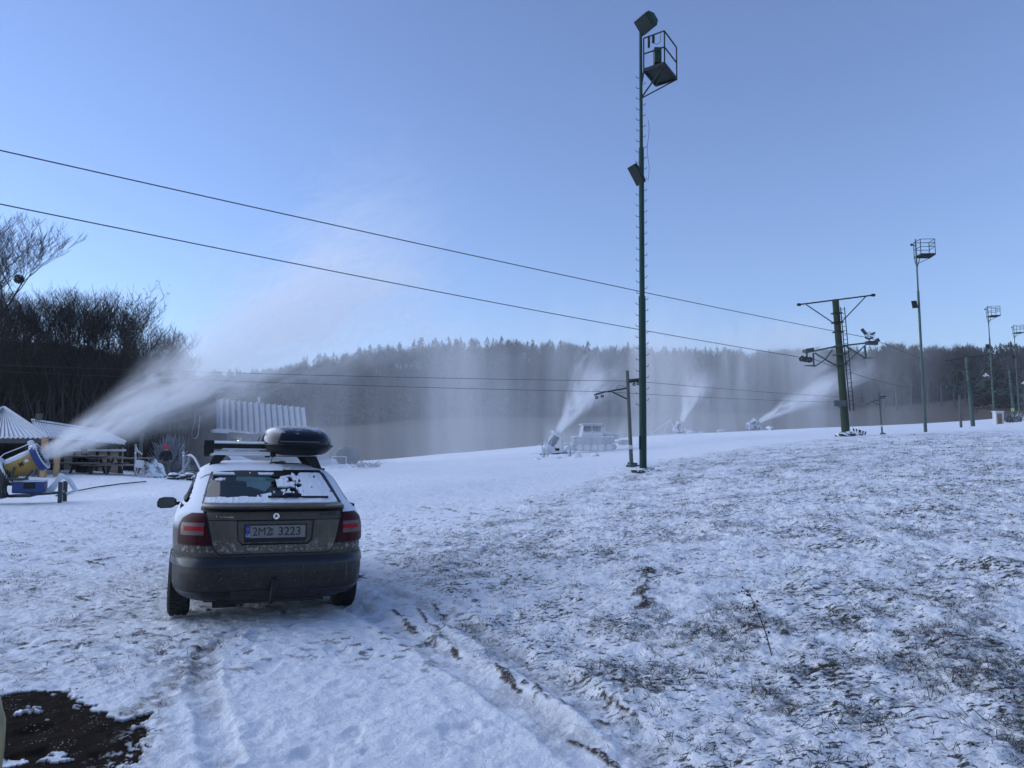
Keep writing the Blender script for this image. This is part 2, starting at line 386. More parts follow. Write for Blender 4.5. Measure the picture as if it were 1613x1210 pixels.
def surface(x, y):
    """height and masks of the ground at world x, y"""
    h = base_h(x, y); D = np.maximum(y, .3)
    px = pxof(x, y)
    near = 1 - sstep(60, 110, D)
    # where the dead grass pokes through: right of the wheel tracks
    edge, side, _ = seg_d(x, y, RUTS[1][0] + [(RUTS[1][0][-1][0] + .9, RUTS[1][0][-1][1] - 1.2)])
    lim = np.interp(D, [3, 4.2, 5.5, 7, 9, 12, 18, 25, 40, 60, 80], [1050, 1010, 840, 690, 600, 610, 830, 1000, 1200, 1330, 1400])
    gr = sstep(-70, 90, px - lim + 120 * (fbm(x * .7, y * .7, 3, 5) - .5))
    gr *= 1 - .75 * sstep(22, 50, D)
    gl = .33 * (1 - sstep(250, 420, px)) * sstep(4.3, 6.5, D) * (1 - sstep(12, 26, D))
    grass = np.clip(gr + gl, 0, 1)
    lump = fbm(x * 2.2, y * 2.2, 4, 21) - .5
    fine = fbm(x * 11, y * 11, 3, 31) - .5
    z = h + near * (.10 * (fbm(x * .45, y * .45, 3, 3) - .5) * sstep(5, 20, D) + (.03 + .09 * gr) * lump + (.034 * (1 - .4 * sstep(12, 20, D)) + .022 * gr) * fine)
    soil = np.zeros(len(x)); dirty = np.zeros(len(x))
    nz = fbm(x * 9, y * 9, 3, 41); nb = fbm(x * 25, y * 25, 2, 44)
    m = D < 30
    xm, ym = x[m], y[m]; zz = z[m]; so = soil[m]; di = dirty[m]
    jx = (nz[m] - .5)
    for pts, wd, dp in RUTS:
        d, s_, t = seg_d(xm, ym, pts); d = d + .06 * jx
        tread = .004 * np.sin(t * 70 + s_ * 2 * d * 30) * (d < wd * .8)
        dpn = dp * .75 * (.35 + 1.1 * fbm(xm * 3.1, ym * 3.1, 2, 55)); zz -= dpn * (1 - sstep(wd * .3, wd * 1.1, d)) - tread * .5 * (nb[m] > .45); zz += dpn * .5 * sstep(wd * .7, wd, d) * (1 - sstep(wd, wd * 1.7, d))
        di = np.maximum(di, .35 * (1 - sstep(wd * .6, wd * 1.1, d)) * sstep(.38, .62, fbm(xm * 6, ym * 6, 3, 77)))
    for pts, wd in CLODS:
        d, s_, t = seg_d(xm, ym, pts); dd = d / (wd * .72) + (nz[m] - .5) * 3.0 + (nb[m] - .5) * 1.5
        k = 1 - sstep(.35, .8, dd); far = d > wd * 3; k = np.where(far, 0, k)
        so = np.maximum(so, k); zz += k * (.006 + .10 * wd)
    nh = fbm(xm * 45, ym * 45, 2, 47); ip = inpoly(xm + .12 * (nz[m] - .5) + .07 * (nb[m] - .5) + .05 * (nh - .5), ym + .22 * (nz[m] - .5) + .12 * (nb[m] - .5) + .08 * (nh - .5), PATCH).astype(float)
    for (ax, ay), r in ISLES:
        d = np.hypot((xm - ax) * .7, ym - ay); ip = np.where(d < r * (1 + 1.6 * (nz[m] - .5) + 1.8 * (nb[m] - .5)), 0, ip)
    dpt = np.full(len(xm), 9.)
    d, _, _ = seg_d(xm, ym, PATCH + PATCH[:1]); 
    fringe = (1 - sstep(0, .22, d)) * (1 - ip)
    zz = np.where(ip > .5, zz - .5 * near[m] * (.03 * lump[m] + .022 * fine[m]), zz)
    cg = gpix(425, 968); slush = (1 - sstep(.35, 1.0, np.hypot((xm - cg[0]) / 1.35, (ym - cg[1] - .5) / 1.2) + .5 * (nz[m] - .5)))
    di = np.maximum(di, .42 * slush * (.5 + nb[m]))
    ip2 = ip * (1 - (sstep(.60, .63, .55 * nb[m] + .45 * nh) * (1 - sstep(0, .45, d)) * sstep(-2.35, -1.9, xm)))
    zz = np.where(ip > .5, zz - .012, zz)
    d, _, _ = seg_d(xm, ym, BAND)
    bandm = (1 - sstep(.03, .22, d + .12 * (nz[m] - .5))) * sstep(.35, .6, fbm(xm * 14, ym * 14, 3, 51))
    di = np.maximum(di, .85 * bandm); di = np.maximum(di, .5 * fringe * sstep(.45, .6, nb[m]) * sstep(-2.5, -2.0, xm))
    # churned earth and gravelly snow in front of the huts
    bank = (px[m] < 300) * (1 - sstep(.0, 2.0, np.abs(ym - 31.6)))
    zz += .12 * bank * (fbm(xm * 1.7, ym * 1.7, 4, 61) - .4)
    so = np.maximum(so, bank * sstep(.60, .66, fbm(xm * 2.6, ym * 2.6, 3, 62)) * .9)
    scat = sstep(.635, .68, fbm(xm * 8, ym * 11, 4, 71, .65)) * (px[m] < 760) * .9 * sstep(.45, .6, fbm(xm * .8, ym * .8, 2, 72)) * (1 - sstep(14, 24, ym)) * sstep(4.6, 6.5, ym)
    so = np.maximum(so, scat)
    # scuffs and footprints across the trodden snow
    ft = vnoise(xm * 3.3, ym * 2.4, 91) * vnoise(xm * 9, ym * 7, 92); zz -= .022 * sstep(.42, .62, ft) * (1 - gr[m])
    z[m] = zz; soil[m] = so; dirty[m] = di
    asph = np.zeros(len(x)); asph[m] = ip2
    return z, grass, soil, dirty, asph

def gmat():
    m, nt, N, L, P = newmat('snowy_ground')
    def attr(n): a = N.new('ShaderNodeAttribute'); a.attribute_name = n; return a.outputs['Fac']
    def noise(sc_, det=5, rough=.6, vec=None, dim='3D'):
        n = N.new('ShaderNodeTexNoise'); n.inputs['Scale'].default_value = sc_; n.inputs['Detail'].default_value = det; n.inputs['Roughness'].default_value = rough
        L.new(vec if vec is not None else tc.outputs['Object'], n.inputs['Vector']); return n.outputs[0]
    def math_(op, a, b=None, c=None):
        n = N.new('ShaderNodeMath'); n.operation = op
        for i, v in enumerate((a, b, c)):
            if v is None: continue
            if isinstance(v, (int, float)): n.inputs[i].default_value = v
            else: L.new(v, n.inputs[i])
        return n.outputs[0]
    def mr(v, a, b, c=0, d=1):
        n = N.new('ShaderNodeMapRange'); n.interpolation_type = 'SMOOTHSTEP'
        for i, q in enumerate((v, a, b, c, d)):
            if isinstance(q, (int, float)): n.inputs[i].default_value = q
            else: L.new(q, n.inputs[i])
        return n.outputs[0]
    def mix(f, a, b):
        n = N.new('ShaderNodeMix'); n.data_type = 'RGBA'
        for i, q in ((0, f), (6, a), (7, b)):
            if isinstance(q, tuple): n.inputs[i].default_value = (*q, 1)
            else: L.new(q, n.inputs[i])
        return n.outputs[2]
    tc = N.new('ShaderNodeTexCoord')
    mp = N.new('ShaderNodeMapping'); mp.inputs['Scale'].default_value = (.55, 1.25, 1); mp.inputs['Rotation'].default_value = (0, 0, .25)
    L.new(tc.outputs['Object'], mp.inputs[0])
    g, s, d, a = attr('grass'), attr('soil'), attr('dirty'), attr('asphalt')
    snow = mix(noise(2.5, 4), (.79, .81, .84), (.88, .895, .91))
    n1 = noise(20, 6, .72, mp.outputs[0]); n2 = noise(1.1, 4, .6); n4 = noise(60, 3, .6, mp.outputs[0])
    v = math_('ADD', math_('ADD', n1, math_('MULTIPLY', math_('SUBTRACT', n2, .5), .42)), math_('MULTIPLY', math_('SUBTRACT', n4, .5), .3))
    gm = math_('MULTIPLY', mr(v, .570, .622), g)
    gcol = mix(noise(40, 3), (.032, .030, .022), (.115, .108, .088))
    col = mix(gm, snow, gcol)
    col = mix(math_('MULTIPLY', d, mr(noise(55, 4), .35, .6, .45, 1)), col, (.115, .095, .072))
    scol = mix(noise(70, 4), (.02, .017, .013), (.085, .065, .045))
    sm = math_('MULTIPLY', s, mr(noise(45, 4), .3, .52, .25, 1))
    col = mix(sm, col, scol)
    acol = mix(noise(9, 6), (.006, .006, .006), (.034, .024, .017))
    peb = N.new('ShaderNodeTexVoronoi'); peb.inputs['Scale'].default_value = 48; L.new(tc.outputs['Object'], peb.inputs['Vector'])
    pm = math_('MULTIPLY', mr(peb.outputs['Distance'], .14, .24, 1, 0), mr(noise(5, 4), .50, .60))
    acol = mix(pm, acol, (.40, .38, .33))
    col = mix(a, col, acol)
    L.new(col, P.inputs['Base Color'])
    P.inputs['Roughness'].default_value = .8; P.inputs['Specular IOR Level'].default_value = .3
    ra = math_('MULTIPLY_ADD', a, .1, .82); L.new(ra, P.inputs['Roughness']); L.new(math_('MULTIPLY_ADD', a, -.28, .3), P.inputs['Specular IOR Level'])
    bh = math_('ADD', math_('MULTIPLY', noise(26, 6, .7), .6), math_('MULTIPLY', noise(4.5, 4), 1.4))
    bh = math_('ADD', bh, math_('MULTIPLY', noise(75, 4, .7), .25)); bh = math_('ADD', bh, math_('MULTIPLY', gm, -.5)); bh = math_('MULTIPLY', bh, math_('MULTIPLY_ADD', a, -.7, 1.0))
    b = N.new('ShaderNodeBump'); b.inputs['Strength'].default_value = .9; b.inputs['Distance'].default_value = .04
    L.new(bh, b.inputs['Height']); L.new(b.outputs[0], P.inputs['Normal'])
    return m
def polar(us, Ds):
    U, DD = np.meshgrid(us, Ds); A = np.abs(U); x = (np.sign(U) * (np.minimum(A, .8) * DD + np.maximum(A - .8, 0) * (DD + 30))).ravel(); y = DD.ravel()
    nu, nd = len(us), len(Ds); i = np.arange(nd - 1)[:, None] * nu + np.arange(nu - 1)
    F = np.stack([i, i + 1, i + nu + 1, i + nu], -1).reshape(-1, 4)
    return x, y, F
us = np.r_[np.linspace(-1.5, -.8, 40)[:-1], np.linspace(-.8, .8, 900), np.linspace(.8, 1.5, 40)[1:]]
Ds = np.r_[np.linspace(.6, 2.8, 12)[:-1], np.exp(np.linspace(math.log(2.8), math.log(14), 520)), np.exp(np.linspace(math.log(14), math.log(140), 330))[1:]]
gx, gy, gF = polar(us, Ds)
gzv, a1, a2, a3, a4 = surface(gx, gy)
ground_o = npobj('ground', np.c_[gx, gy, gzv], gF, gmat(), smooth=True); struct(ground_o)
for nm, arr in (('grass', a1), ('soil', a2), ('dirty', a3), ('asphalt', a4)):
    at_ = ground_o.data.attributes.new(nm, 'FLOAT', 'POINT'); at_.data.foreach_set('value', arr.astype(np.float32))
# the ground behind the camera
mb = MB(); mb.add([(-60, -60, -.02), (60, -60, -.02), (60, .62, 0.0), (-60, .62, 0.0)], [(0, 1, 2, 3)])
struct(mb.obj('ground_behind', M['snow']))
def surf_z(x, y): return float(surface(np.array([x]), np.array([y]))[0][0])

# far ground: brown meadow, hill, wooded bank floor
def farmat():
    m, nt, N, L, P = newmat('meadow_and_forest_floor')
    tc = N.new('ShaderNodeTexCoord'); at1 = N.new('ShaderNodeAttribute'); at1.attribute_name = 'meadow'
    n = N.new('ShaderNodeTexNoise'); n.inputs['Scale'].default_value = .03; n.inputs['Detail'].default_value = 8; n.inputs['Roughness'].default_value = .65
    mp = N.new('ShaderNodeMapping'); mp.inputs['Scale'].default_value = (.35, 1.2, 1); L.new(tc.outputs['Object'], mp.inputs[0]); L.new(mp.outputs[0], n.inputs['Vector'])
    a = N.new('ShaderNodeMix'); a.data_type = 'RGBA'; a.inputs[6].default_value = (.075, .064, .054, 1); a.inputs[7].default_value = (.13, .115, .095, 1)
    L.new(n.outputs[0], a.inputs[0])
    b = N.new('ShaderNodeMix'); b.data_type = 'RGBA'; b.inputs[6].default_value = (.02, .018, .015, 1); L.new(at1.outputs['Fac'], b.inputs[0]); L.new(a.outputs[2], b.inputs[7])
    at2 = N.new('ShaderNodeAttribute'); at2.attribute_name = 'snowy'
    c = N.new('ShaderNodeMix'); c.data_type = 'RGBA'; c.inputs[7].default_value = (.75, .77, .8, 1); L.new(at2.outputs['Fac'], c.inputs[0]); L.new(b.outputs[2], c.inputs[6])
    L.new(c.outputs[2], P.inputs['Base Color']); P.inputs['Roughness'].default_value = .95; P.inputs['Specular IOR Level'].default_value = .1
    return m
us = np.linspace(-1.6, 1.6, 420); Ds = np.exp(np.linspace(math.log(128), math.log(900), 160))
fx, fy, fF = polar(us, Ds)
fh = base_h(fx, fy) - .35 * (1 - sstep(128, 134, fy)) + (fbm(fx * .03, fy * .03, 4, 9) - .5) * 2.0 * sstep(150, 220, fy)
fo = npobj('hills', np.c_[fx, fy, fh], fF, farmat(), smooth=True); struct(fo)
pxf = pxof(fx, fy)
mead = (1 - sstep(292, 300, fy + 6 * (fbm(fx * .05, fy * .02, 2, 4) - .5))) * sstep(340, 470, pxf)
snf = (1 - sstep(138, 146, fy)) * sstep(850, 950, pxf)
snf = np.maximum(snf, .55 * sstep(1330, 1400, pxf) * (1 - sstep(150, 190, fy)) * sstep(.42, .55, fbm(fx * .05, fy * .2, 3, 14)))
a_ = fo.data.attributes.new('meadow', 'FLOAT', 'POINT'); a_.data.foreach_set('value', mead.astype(np.float32))
a_ = fo.data.attributes.new('snowy', 'FLOAT', 'POINT'); a_.data.foreach_set('value', snf.astype(np.float32))

# dark leaf litter of the wooded bank on the left, a sheet just above the snow
us = np.linspace(-1.45, -.33, 220); Ds = np.exp(np.linspace(math.log(40), math.log(100), 90))
bx, by, bF = polar(us, Ds); bh = base_h(bx, by)
keepz = sstep(0, 1, (by - 43) / 3) * sstep(0, 1, (420 - pxof(bx, by)) / 90)
bz = bh - .6 + keepz * (.85 + .6 * (fbm(bx * .5, by * .5, 4, 19) - .5))
o = npobj('wooded_bank', np.c_[bx, by, bz], bF, mat('leaf_litter', (.022, .02, .018), .95, var=.4, scale=1.5, spec=.1), smooth=True); struct(o)

# ------------------------------------------------------------------ dead grass through the snow
def blades(n, clump, seed, lmin=.035, lmax=.105, spread=.035, thr=(.46, .66), tmax=.55):
    r = np.random.default_rng(seed)
    D = np.exp(r.uniform(math.log(3.1), math.log(34), n * 3)); px = r.uniform(-80, 1720, n * 3)
    x = (px - 806.5) / 1210 * D
    _, g, s, _, asp = surface(x, D)
    cl = fbm(x * 3.2, D * 2.6, 3, 88) + .35 * (fbm(x * .7, D * .7, 2, 89) - .5); keep = r.random(n * 3) < (g ** 1.3) * (.10 + .9 * sstep(*thr, cl)) * (asp < .1)
    x = x[keep][:n]; y = D[keep][:n]
    k = len(x)
    cx = np.repeat(x, clump) + r.normal(0, spread, k * clump); cyy = np.repeat(y, clump) + r.normal(0, spread, k * clump)
    wind = np.repeat(r.uniform(0, 2 * PI, k), clump) + r.normal(0, .7, k * clump)
    ln = np.repeat(r.uniform(lmin, lmax, k), clump) * r.uniform(.5, 1.3, k * clump)
    tilt = r.uniform(.03, tmax, k * clump) ** 1.2; wd = r.uniform(.0012, .0028, k * clump) * (1 + np.maximum(0, cyy - 6) * .10)
    cz = surface(cx, cyy)[0] - .004
    dx, dy = np.cos(wind), np.sin(wind); nx, ny = -dy, dx
    mid = .55; zr = np.sin(tilt)
    P0 = np.c_[cx - nx * wd, cyy - ny * wd, cz]; P1 = np.c_[cx + nx * wd, cyy + ny * wd, cz]
    mxx = cx + dx * ln * mid * np.cos(tilt); myy = cyy + dy * ln * mid * np.cos(tilt); mz = cz + ln * mid * zr * 1.2
    P2 = np.c_[mxx + nx * wd * .8, myy + ny * wd * .8, mz]; P3 = np.c_[mxx - nx * wd * .8, myy - ny * wd * .8, mz]
    P4 = np.c_[cx + dx * ln * np.cos(tilt * .6), cyy + dy * ln * np.cos(tilt * .6), cz + ln * zr * .75]
    V = np.stack([P0, P1, P2, P3, P4], 1).reshape(-1, 3); b = np.arange(len(cx))[:, None] * 5
    F = np.concatenate([b + [0, 1, 2], b + [0, 2, 3], b + [3, 2, 4]])
    return V, F
V, F = blades(24000, 7, 5); V2, F2 = blades(1500, 22, 9, .05, .15, .07, (.56, .68), .5); F = np.r_[F, F2 + len(V)]; V = np.r_[V, V2]
gm_ = mat('dry_grass', (.030, .028, .020), .9, var=.5, scale=3, dirt=(.11, .098, .068))
o = npobj('dry_grass', V, F, gm_); stuff(o, 'dry flattened grass blades poking through thin snow', 'grass')
# ================================================================== THE CAR
CZ_ = [.20, .27, .36, .50, .60, .64, .70, .80, .90, .98, 1.03, 1.06, 1.10, 1.18, 1.26, 1.33, 1.38, 1.42, 1.445]
CW_ = [.79, .845, .866, .872, .872, .868, .876, .880, .876, .864, .848, .828, .795, .757, .722, .688, .635, .535, .37]
CR_ = [.16, .05, .01, -.01, .00, .045, .05, .06, .07, .085, .12, .17, .24, .50, .76, 1.0, 1.2, 1.42, 1.68]
CF_ = [4.40, 4.50, 4.56, 4.57, 4.57, 4.55, 4.52, 4.42, 4.15, 3.75, 3.45, 3.3, 3.2, 2.98, 2.76, 2.58, 2.45, 2.3, 2.1]
CN_ = [5, 5.5, 6, 6, 6, 6, 6, 6, 6, 5.5, 5, 4.6, 4.2, 4, 4, 4, 3.8, 3.2, 2.8]
def _cs(z):
    def sm(t): return sum(np.interp(z + q, CZ_, t) for q in (-.012, -.006, 0, .006, .012)) / 5
    return sm(CW_), sm(CR_), sm(CF_), sm(CN_)
_ringc = {}
def ring(z, n=400):
    k = round(z, 4)
    if k in _ringc: return _ringc[k]
    w_, r_, f_, n_ = _cs(z); yc = (r_ + f_) / 2; hl = (f_ - r_) / 2
    t = np.linspace(-PI, PI, 4001)     # 0 = rear centre
    st, ct = np.sin(t), np.cos(t)
    x = w_ * np.sign(st) * np.abs(st) ** (2 / n_); y = yc - hl * np.sign(ct) * np.abs(ct) ** (2 / n_)
    s = np.r_[0, np.cumsum(np.hypot(np.diff(x), np.diff(y)))]; s -= np.interp(0, t, s)
    _ringc[k] = (s, x, y); return _ringc[k]
def cpt(s, z):
    S, x, y = ring(z); return np.array([np.interp(s, S, x), np.interp(s, S, y), z])
def car_off(s, z, off):
    e = .004
    a = cpt(s + e, z) - cpt(s - e, z); b = cpt(s, z + e) - cpt(s, z - e)
    n = np.cross(a, b); n /= max(1e-9, np.linalg.norm(n))
    return Vector(cpt(s, z) + n * off)
def patch(mb, z0, z1, left, right, off=.006, ns=24, nz=14, keep=None, jit=None, shell=True):
    """patch of the body skin between heights z0..z1 and arc positions left(z)..right(z)"""
    idx = {}; vs = []; fs = []
    for j in range(nz + 1):
        z = z0 + (z1 - z0) * j / nz; l, r = left(z), right(z)
        for i in range(ns + 1):
            s = l + (r - l) * i / ns
            o = off if jit is None else off + jit(s, z)
            vs.append(car_off(s, z, o))
    for j in range(nz):
        for i in range(ns):
            if keep is not None:
                z = z0 + (z1 - z0) * (j + .5) / nz; l, r = left(z), right(z); s = l + (r - l) * (i + .5) / ns
                if not keep(s, z): continue
            a = j * (ns + 1) + i; fs.append((a, a + 1, a + ns + 2, a + ns + 1))
    if shell:   # a rim that drops to the skin
        from collections import Counter
        ec = Counter()
        for f in fs:
            for q in range(4): ec[tuple(sorted((f[q], f[(q + 1) % 4])))] += 1
        low = {}
        def lo(v):
            if v not in low:
                j, i = divmod(v, ns + 1); z = z0 + (z1 - z0) * j / nz; l, r = left(z), right(z)
                low[v] = len(vs); vs.append(car_off(l + (r - l) * i / ns, z, -.004))
            return low[v]
        for (a, b), k in list(ec.items()):
            if k == 1: fs.append((a, b, lo(b), lo(a)))
    return mb.add(vs, fs)
cst = lambda v: (lambda z: v)
def lin(*pts):
    zs = [p[0] for p in pts]; vs_ = [p[1] for p in pts]; return lambda z: float(np.interp(z, zs, vs_))

def paint(name, base, dirtcol, frost):
    m, nt, N, L, P = newmat(name)
    tc = N.new('ShaderNodeTexCoord'); sx = N.new('ShaderNodeSeparateXYZ'); L.new(tc.outputs['Object'], sx.inputs[0])
    def noise(s_, d=5, r=.6, mp=None):
        n = N.new('ShaderNodeTexNoise'); n.inputs['Scale'].default_value = s_; n.inputs['Detail'].default_value = d; n.inputs['Roughness'].default_value = r
        if mp:
            q = N.new('ShaderNodeMapping'); q.inputs['Scale'].default_value = mp; L.new(tc.outputs['Object'], q.inputs[0]); L.new(q.outputs[0], n.inputs['Vector'])
        else: L.new(tc.outputs['Object'], n.inputs['Vector'])
        return n.outputs[0]
    def mr(v, a, b, c=0, d=1):
        n = N.new('ShaderNodeMapRange')
        for i, q in enumerate((v, a, b, c, d)):
            if isinstance(q, (int, float)): n.inputs[i].default_value = q
            else: L.new(q, n.inputs[i])
        return n.outputs[0]
    def ma(op, a, b=0.0, c=0.0):
        n = N.new('ShaderNodeMath'); n.operation = op; n.use_clamp = op == 'MULTIPLY'
        for i, q in enumerate((a, b, c)):
            if isinstance(q, (int, float)): n.inputs[i].default_value = q
            else: L.new(q, n.inputs[i])
        return n.outputs[0]
    def mix(f, a, b):
        n = N.new('ShaderNodeMix'); n.data_type = 'RGBA'; L.new(f, n.inputs[0])
        for i, q in ((6, a), (7, b)):
            if isinstance(q, tuple): n.inputs[i].default_value = (*q, 1)
            else: L.new(q, n.inputs[i])
        return n.outputs[2]
    # salt and road dirt: streaks, heavier towards the sills
    st = noise(7, 6, .7, (6, 6, .7)); bl = noise(6, 6, .65)
    low = mr(sx.outputs[2], .35, 1.05, 1, .25)
    dm = ma('MULTIPLY', mr(ma('ADD', ma('MULTIPLY', st, .5), ma('MULTIPLY', bl, .5)), .36, .62), low)
    col = mix(dm, base, dirtcol)
    sp = ma('MULTIPLY', mr(noise(55, 4, .6), .6, .68), mr(sx.outputs[2], .45, .78, .8, 0)); col = mix(ma('MULTIPLY', sp, .5), col, (.2, .19, .18))
    # white salt bloom low on the panels and pale run marks
    bl2 = ma('MULTIPLY', mr(noise(24, 6, .7), .50, .60), mr(sx.outputs[2], .78, .69, 0, 1)); bl2 = ma('MULTIPLY', bl2, mr(sx.outputs[2], .655, .67)); col = mix(ma('MULTIPLY', bl2, .8), col, (.30, .28, .25))
    run = ma('MULTIPLY', mr(noise(15, 3, .5, (3.2, 1, .12)), .60, .68), mr(sx.outputs[0], .20, .40)); run = ma('MULTIPLY', run, mr(sx.outputs[2], .34, .42)); run = ma('MULTIPLY', run, mr(sx.outputs[2], .575, .56)); col = mix(ma('MULTIPLY', run, .35), col, (.22, .21, .20))
    blt = ma('MULTIPLY', mr(noise(11, 7, .75), .52, .62), .45); col = mix(blt, col, (.035, .030, .025))
    rough = mr(dm, 0, 1, .32, .75)
    if frost:
        ge = N.new('ShaderNodeNewGeometry'); sn = N.new('ShaderNodeSeparateXYZ'); L.new(ge.outputs['Normal'], sn.inputs[0])
        side = mr(sx.outputs[0], -.25, -.80)          # the flank the snow gun blows on
        upm = ma('MULTIPLY', mr(sn.outputs[2], .12, .55), 1.0)
        zz = mr(sx.outputs[2], .72, 1.0)
        f1 = ma('MULTIPLY', side, zz); f = ma('MAXIMUM', upm, ma('MULTIPLY', f1, .95))
        rz = ma('MULTIPLY', mr(sx.outputs[0], .45, -.1, 0, 1), 1.0)
        f = ma('ADD', ma('MULTIPLY', f, 1.0), ma('MULTIPLY', ma('SUBTRACT', noise(34, 5, .75), .5), .7))
        fm = mr(f, .42, .66)
        back = mr(sn.outputs[1], -.75, -.45)                   # not on the upright rear face
        fm = ma('MULTIPLY', fm, back)
        col = mix(fm, col, (.70, .73, .78)); rough = mr(fm, 0, 1, rough, .9)
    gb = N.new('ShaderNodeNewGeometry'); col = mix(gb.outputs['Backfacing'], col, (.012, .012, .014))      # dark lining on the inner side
    L.new(col, P.inputs['Base Color']); L.new(rough, P.inputs['Roughness'])
    P.inputs['Metallic'].default_value = .2; P.inputs['Specular IOR Level'].default_value = .35; P.inputs['Coat Weight'].default_value = .08; P.inputs['Coat Roughness'].default_value = .25
    return m
M['lining'] = mat('dark_lining', (.012, .013, .015), .9)
M['champagne'] = paint('dirty_champagne_paint', (.045, .039, .029), (.024, .020, .016), True)
M['tailgate'] = paint('dirty_tailgate_paint', (.085, .070, .048), (.026, .021, .016), False)
M['bumper'] = paint('muddy_bumper', (.006, .006, .008), (.024, .019, .015), False)
M['bumper_clean'] = mat('glossy_dark_blue_strip', (.006, .007, .018), .3, var=.25, scale=5, dirt=(.03, .03, .035), spec=.35)
M['lamp_red'] = mat('red_lamp_lens', (.085, .002, .006), .4, var=.2, scale=12, dirt=(.035, .005, .008), spec=.1)
M['lamp_dark'] = mat('dark_red_lens', (.035, .002, .005), .4, var=.3, scale=20, spec=.1)
M['lamp_bright'] = mat('bright_red_reflector', (.26, .006, .014), .4, var=.1, spec=.1)
M['lamp_clear'] = mat('clear_lamp_lens', (.060, .035, .040), .4, var=.3, scale=14)
M['plate'] = mat('dirty_number_plate', (.30, .29, .27), .5, var=.25, scale=9, dirt=(.17, .155, .14))
M['plate_blue'] = mat('plate_blue', (.01, .03, .22), .5)
M['glass'] = glassmat('rear_glass', (.22, .40, .42), .55)
M['side_glass'] = glassmat('side_glass', (.10, .12, .13), .35)
M['mirror'] = mat('mirror_glass', (.05, .06, .065), .25, metal=.3)
M['seat'] = mat('seat_fabric', (.03, .035, .045), .9)
M['carton'] = mat('green_carton', (.12, .20, .13), .8, var=.2)
M['carton_b'] = mat('blue_bag', (.03, .07, .16), .8)
M['ice'] = mat('ice_crust', (.70, .73, .78), .7, var=.03, bump=.6, bscale=60)

def build_body(name, mats, root, windows=True):
    """closed lofted shell with wheel arches cut, window faces opened"""
    zs = sorted(set([.2, .235, .27, .31, .36, .43, .5, .57, .6, .62, .64, .67, .70, .75, .8, .85, .9, .94, .98, 1.005, 1.03, 1.045, 1.06, 1.08, 1.10, 1.12, 1.14, 1.16, 1.18, 1.2, 1.22, 1.24, 1.26, 1.28, 1.30, 1.32, 1.34, 1.36, 1.38, 1.40, 1.42, 1.435, 1.445]))
    n = 120; V = []; F = []
    for z in zs:
        S, x, y = ring(z); s = np.linspace(S[0], S[-1], n + 1)[:-1]
        for q in s: V.append((np.interp(q, S, x), np.interp(q, S, y), z))
    for j in range(len(zs) - 1):
        for i in range(n):
            i2 = (i + 1) % n; F.append((j * n + i, j * n + i2, (j + 1) * n + i2, (j + 1) * n + i))
    F.append(tuple(range(n))[::-1]); F.append(tuple((len(zs) - 1) * n + i for i in range(n)))
    mb = MB(); mb.v = V; mb.f = F
    o = mb.obj(name, mats, root, smooth=True)
    o.parent = None
    cut = MB()
    for y in (.95, 3.53): cut.cyl((-1.2, y, .33), (1.2, y, .33), .365, seg=40)
    cut.box((0, 2.2, .12), (1.3, 5, .3)) if False else None
    co = cut.obj('cutter', mats)
    b = o.modifiers.new('b', 'BOOLEAN'); b.operation = 'DIFFERENCE'; b.object = co; b.solver = 'EXACT'
    dg = bpy.context.evaluated_depsgraph_get(); me = bpy.data.meshes.new_from_object(o.evaluated_get(dg))
    o.modifiers.clear(); o.data = me; o.parent = root
    bpy.data.objects.remove(co)
    if windows:
        bm = bmesh.new(); bm.from_mesh(me); kill = []
        for f in bm.faces:
            c = f.calc_center_median(); z = c.z
            if not 1.10 < z < 1.335: continue
            w_, r_, f_, n_ = _cs(z)
            rear = c.y < r_ + .30 and abs(c.x) < w_ - .165
            front = c.y > f_ - .30 and abs(c.x) < w_ - .12
            sidew = abs(c.x) > w_ - .13 and r_ + .45 < c.y < f_ - .18 and not 2.02 < c.y < 2.14 and z < 1.325
            if rear or front or sidew: kill.append(f)
        bmesh.ops.delete(bm, geom=kill, context='FACES'); bm.to_mesh(me); bm.free()
    for p in me.polygons: p.use_smooth = True
    try: me.set_sharp_from_angle(angle=R(35))
    except Exception: pass
    return o
def wheel(root, x, y, side):
    w_ = MB(); T = Matrix.Translation((x, y, .315))
    w_.lathe([(.20, -.085), (.25, -.10), (.295, -.095), (.315, -.075), (.315, .075), (.295, .095), (.25, .10), (.20, .085)], 36, T, close=True)
    for k in range(30):      # tread blocks
        a = 2 * PI * k / 30
        for q in (-.055, 0, .055):
            aa = a + (.1 if q == 0 else 0)
            w_.box((x + q, y + .317 * math.cos(aa), .315 + .317 * math.sin(aa)), (.042, .04, .012), Euler((aa + PI / 2, 0, 0)))
    t = w_.obj('wheel', M['rubber'], root, smooth=True)
    r_ = MB(); sgn = side
    r_.lathe([(.20, -.08), (.205, .0), (.20, .08)], 30, T)
    for k in range(5):
        a = 2 * PI * k / 5 + .3
        r_.bar((x + sgn * .06, y, .315), (x + sgn * .055, y + .2 * math.cos(a), .315 + .2 * math.sin(a)), .05, .02)
    r_.cyl((x - sgn * .02, y, .315), (x + sgn * .075, y, .315), .045)
    r_.lathe([(.0, sgn * .0), (.2, sgn * .0)], 24, T)
    r_.obj('rim', M['alu'], t, smooth=True)

CAR_A = R(-22)
c0 = atz(433, 838, .9); k_ = 6.92 / c0.y
car = thing('parked_car', 'muddy champagne liftback car with snow on its roof, seen from behind', 'car',
            (c0.x * k_, 6.92, .05), (R(-.8), R(1.0), -CAR_A))
build_body('body', M['champagne'], car)
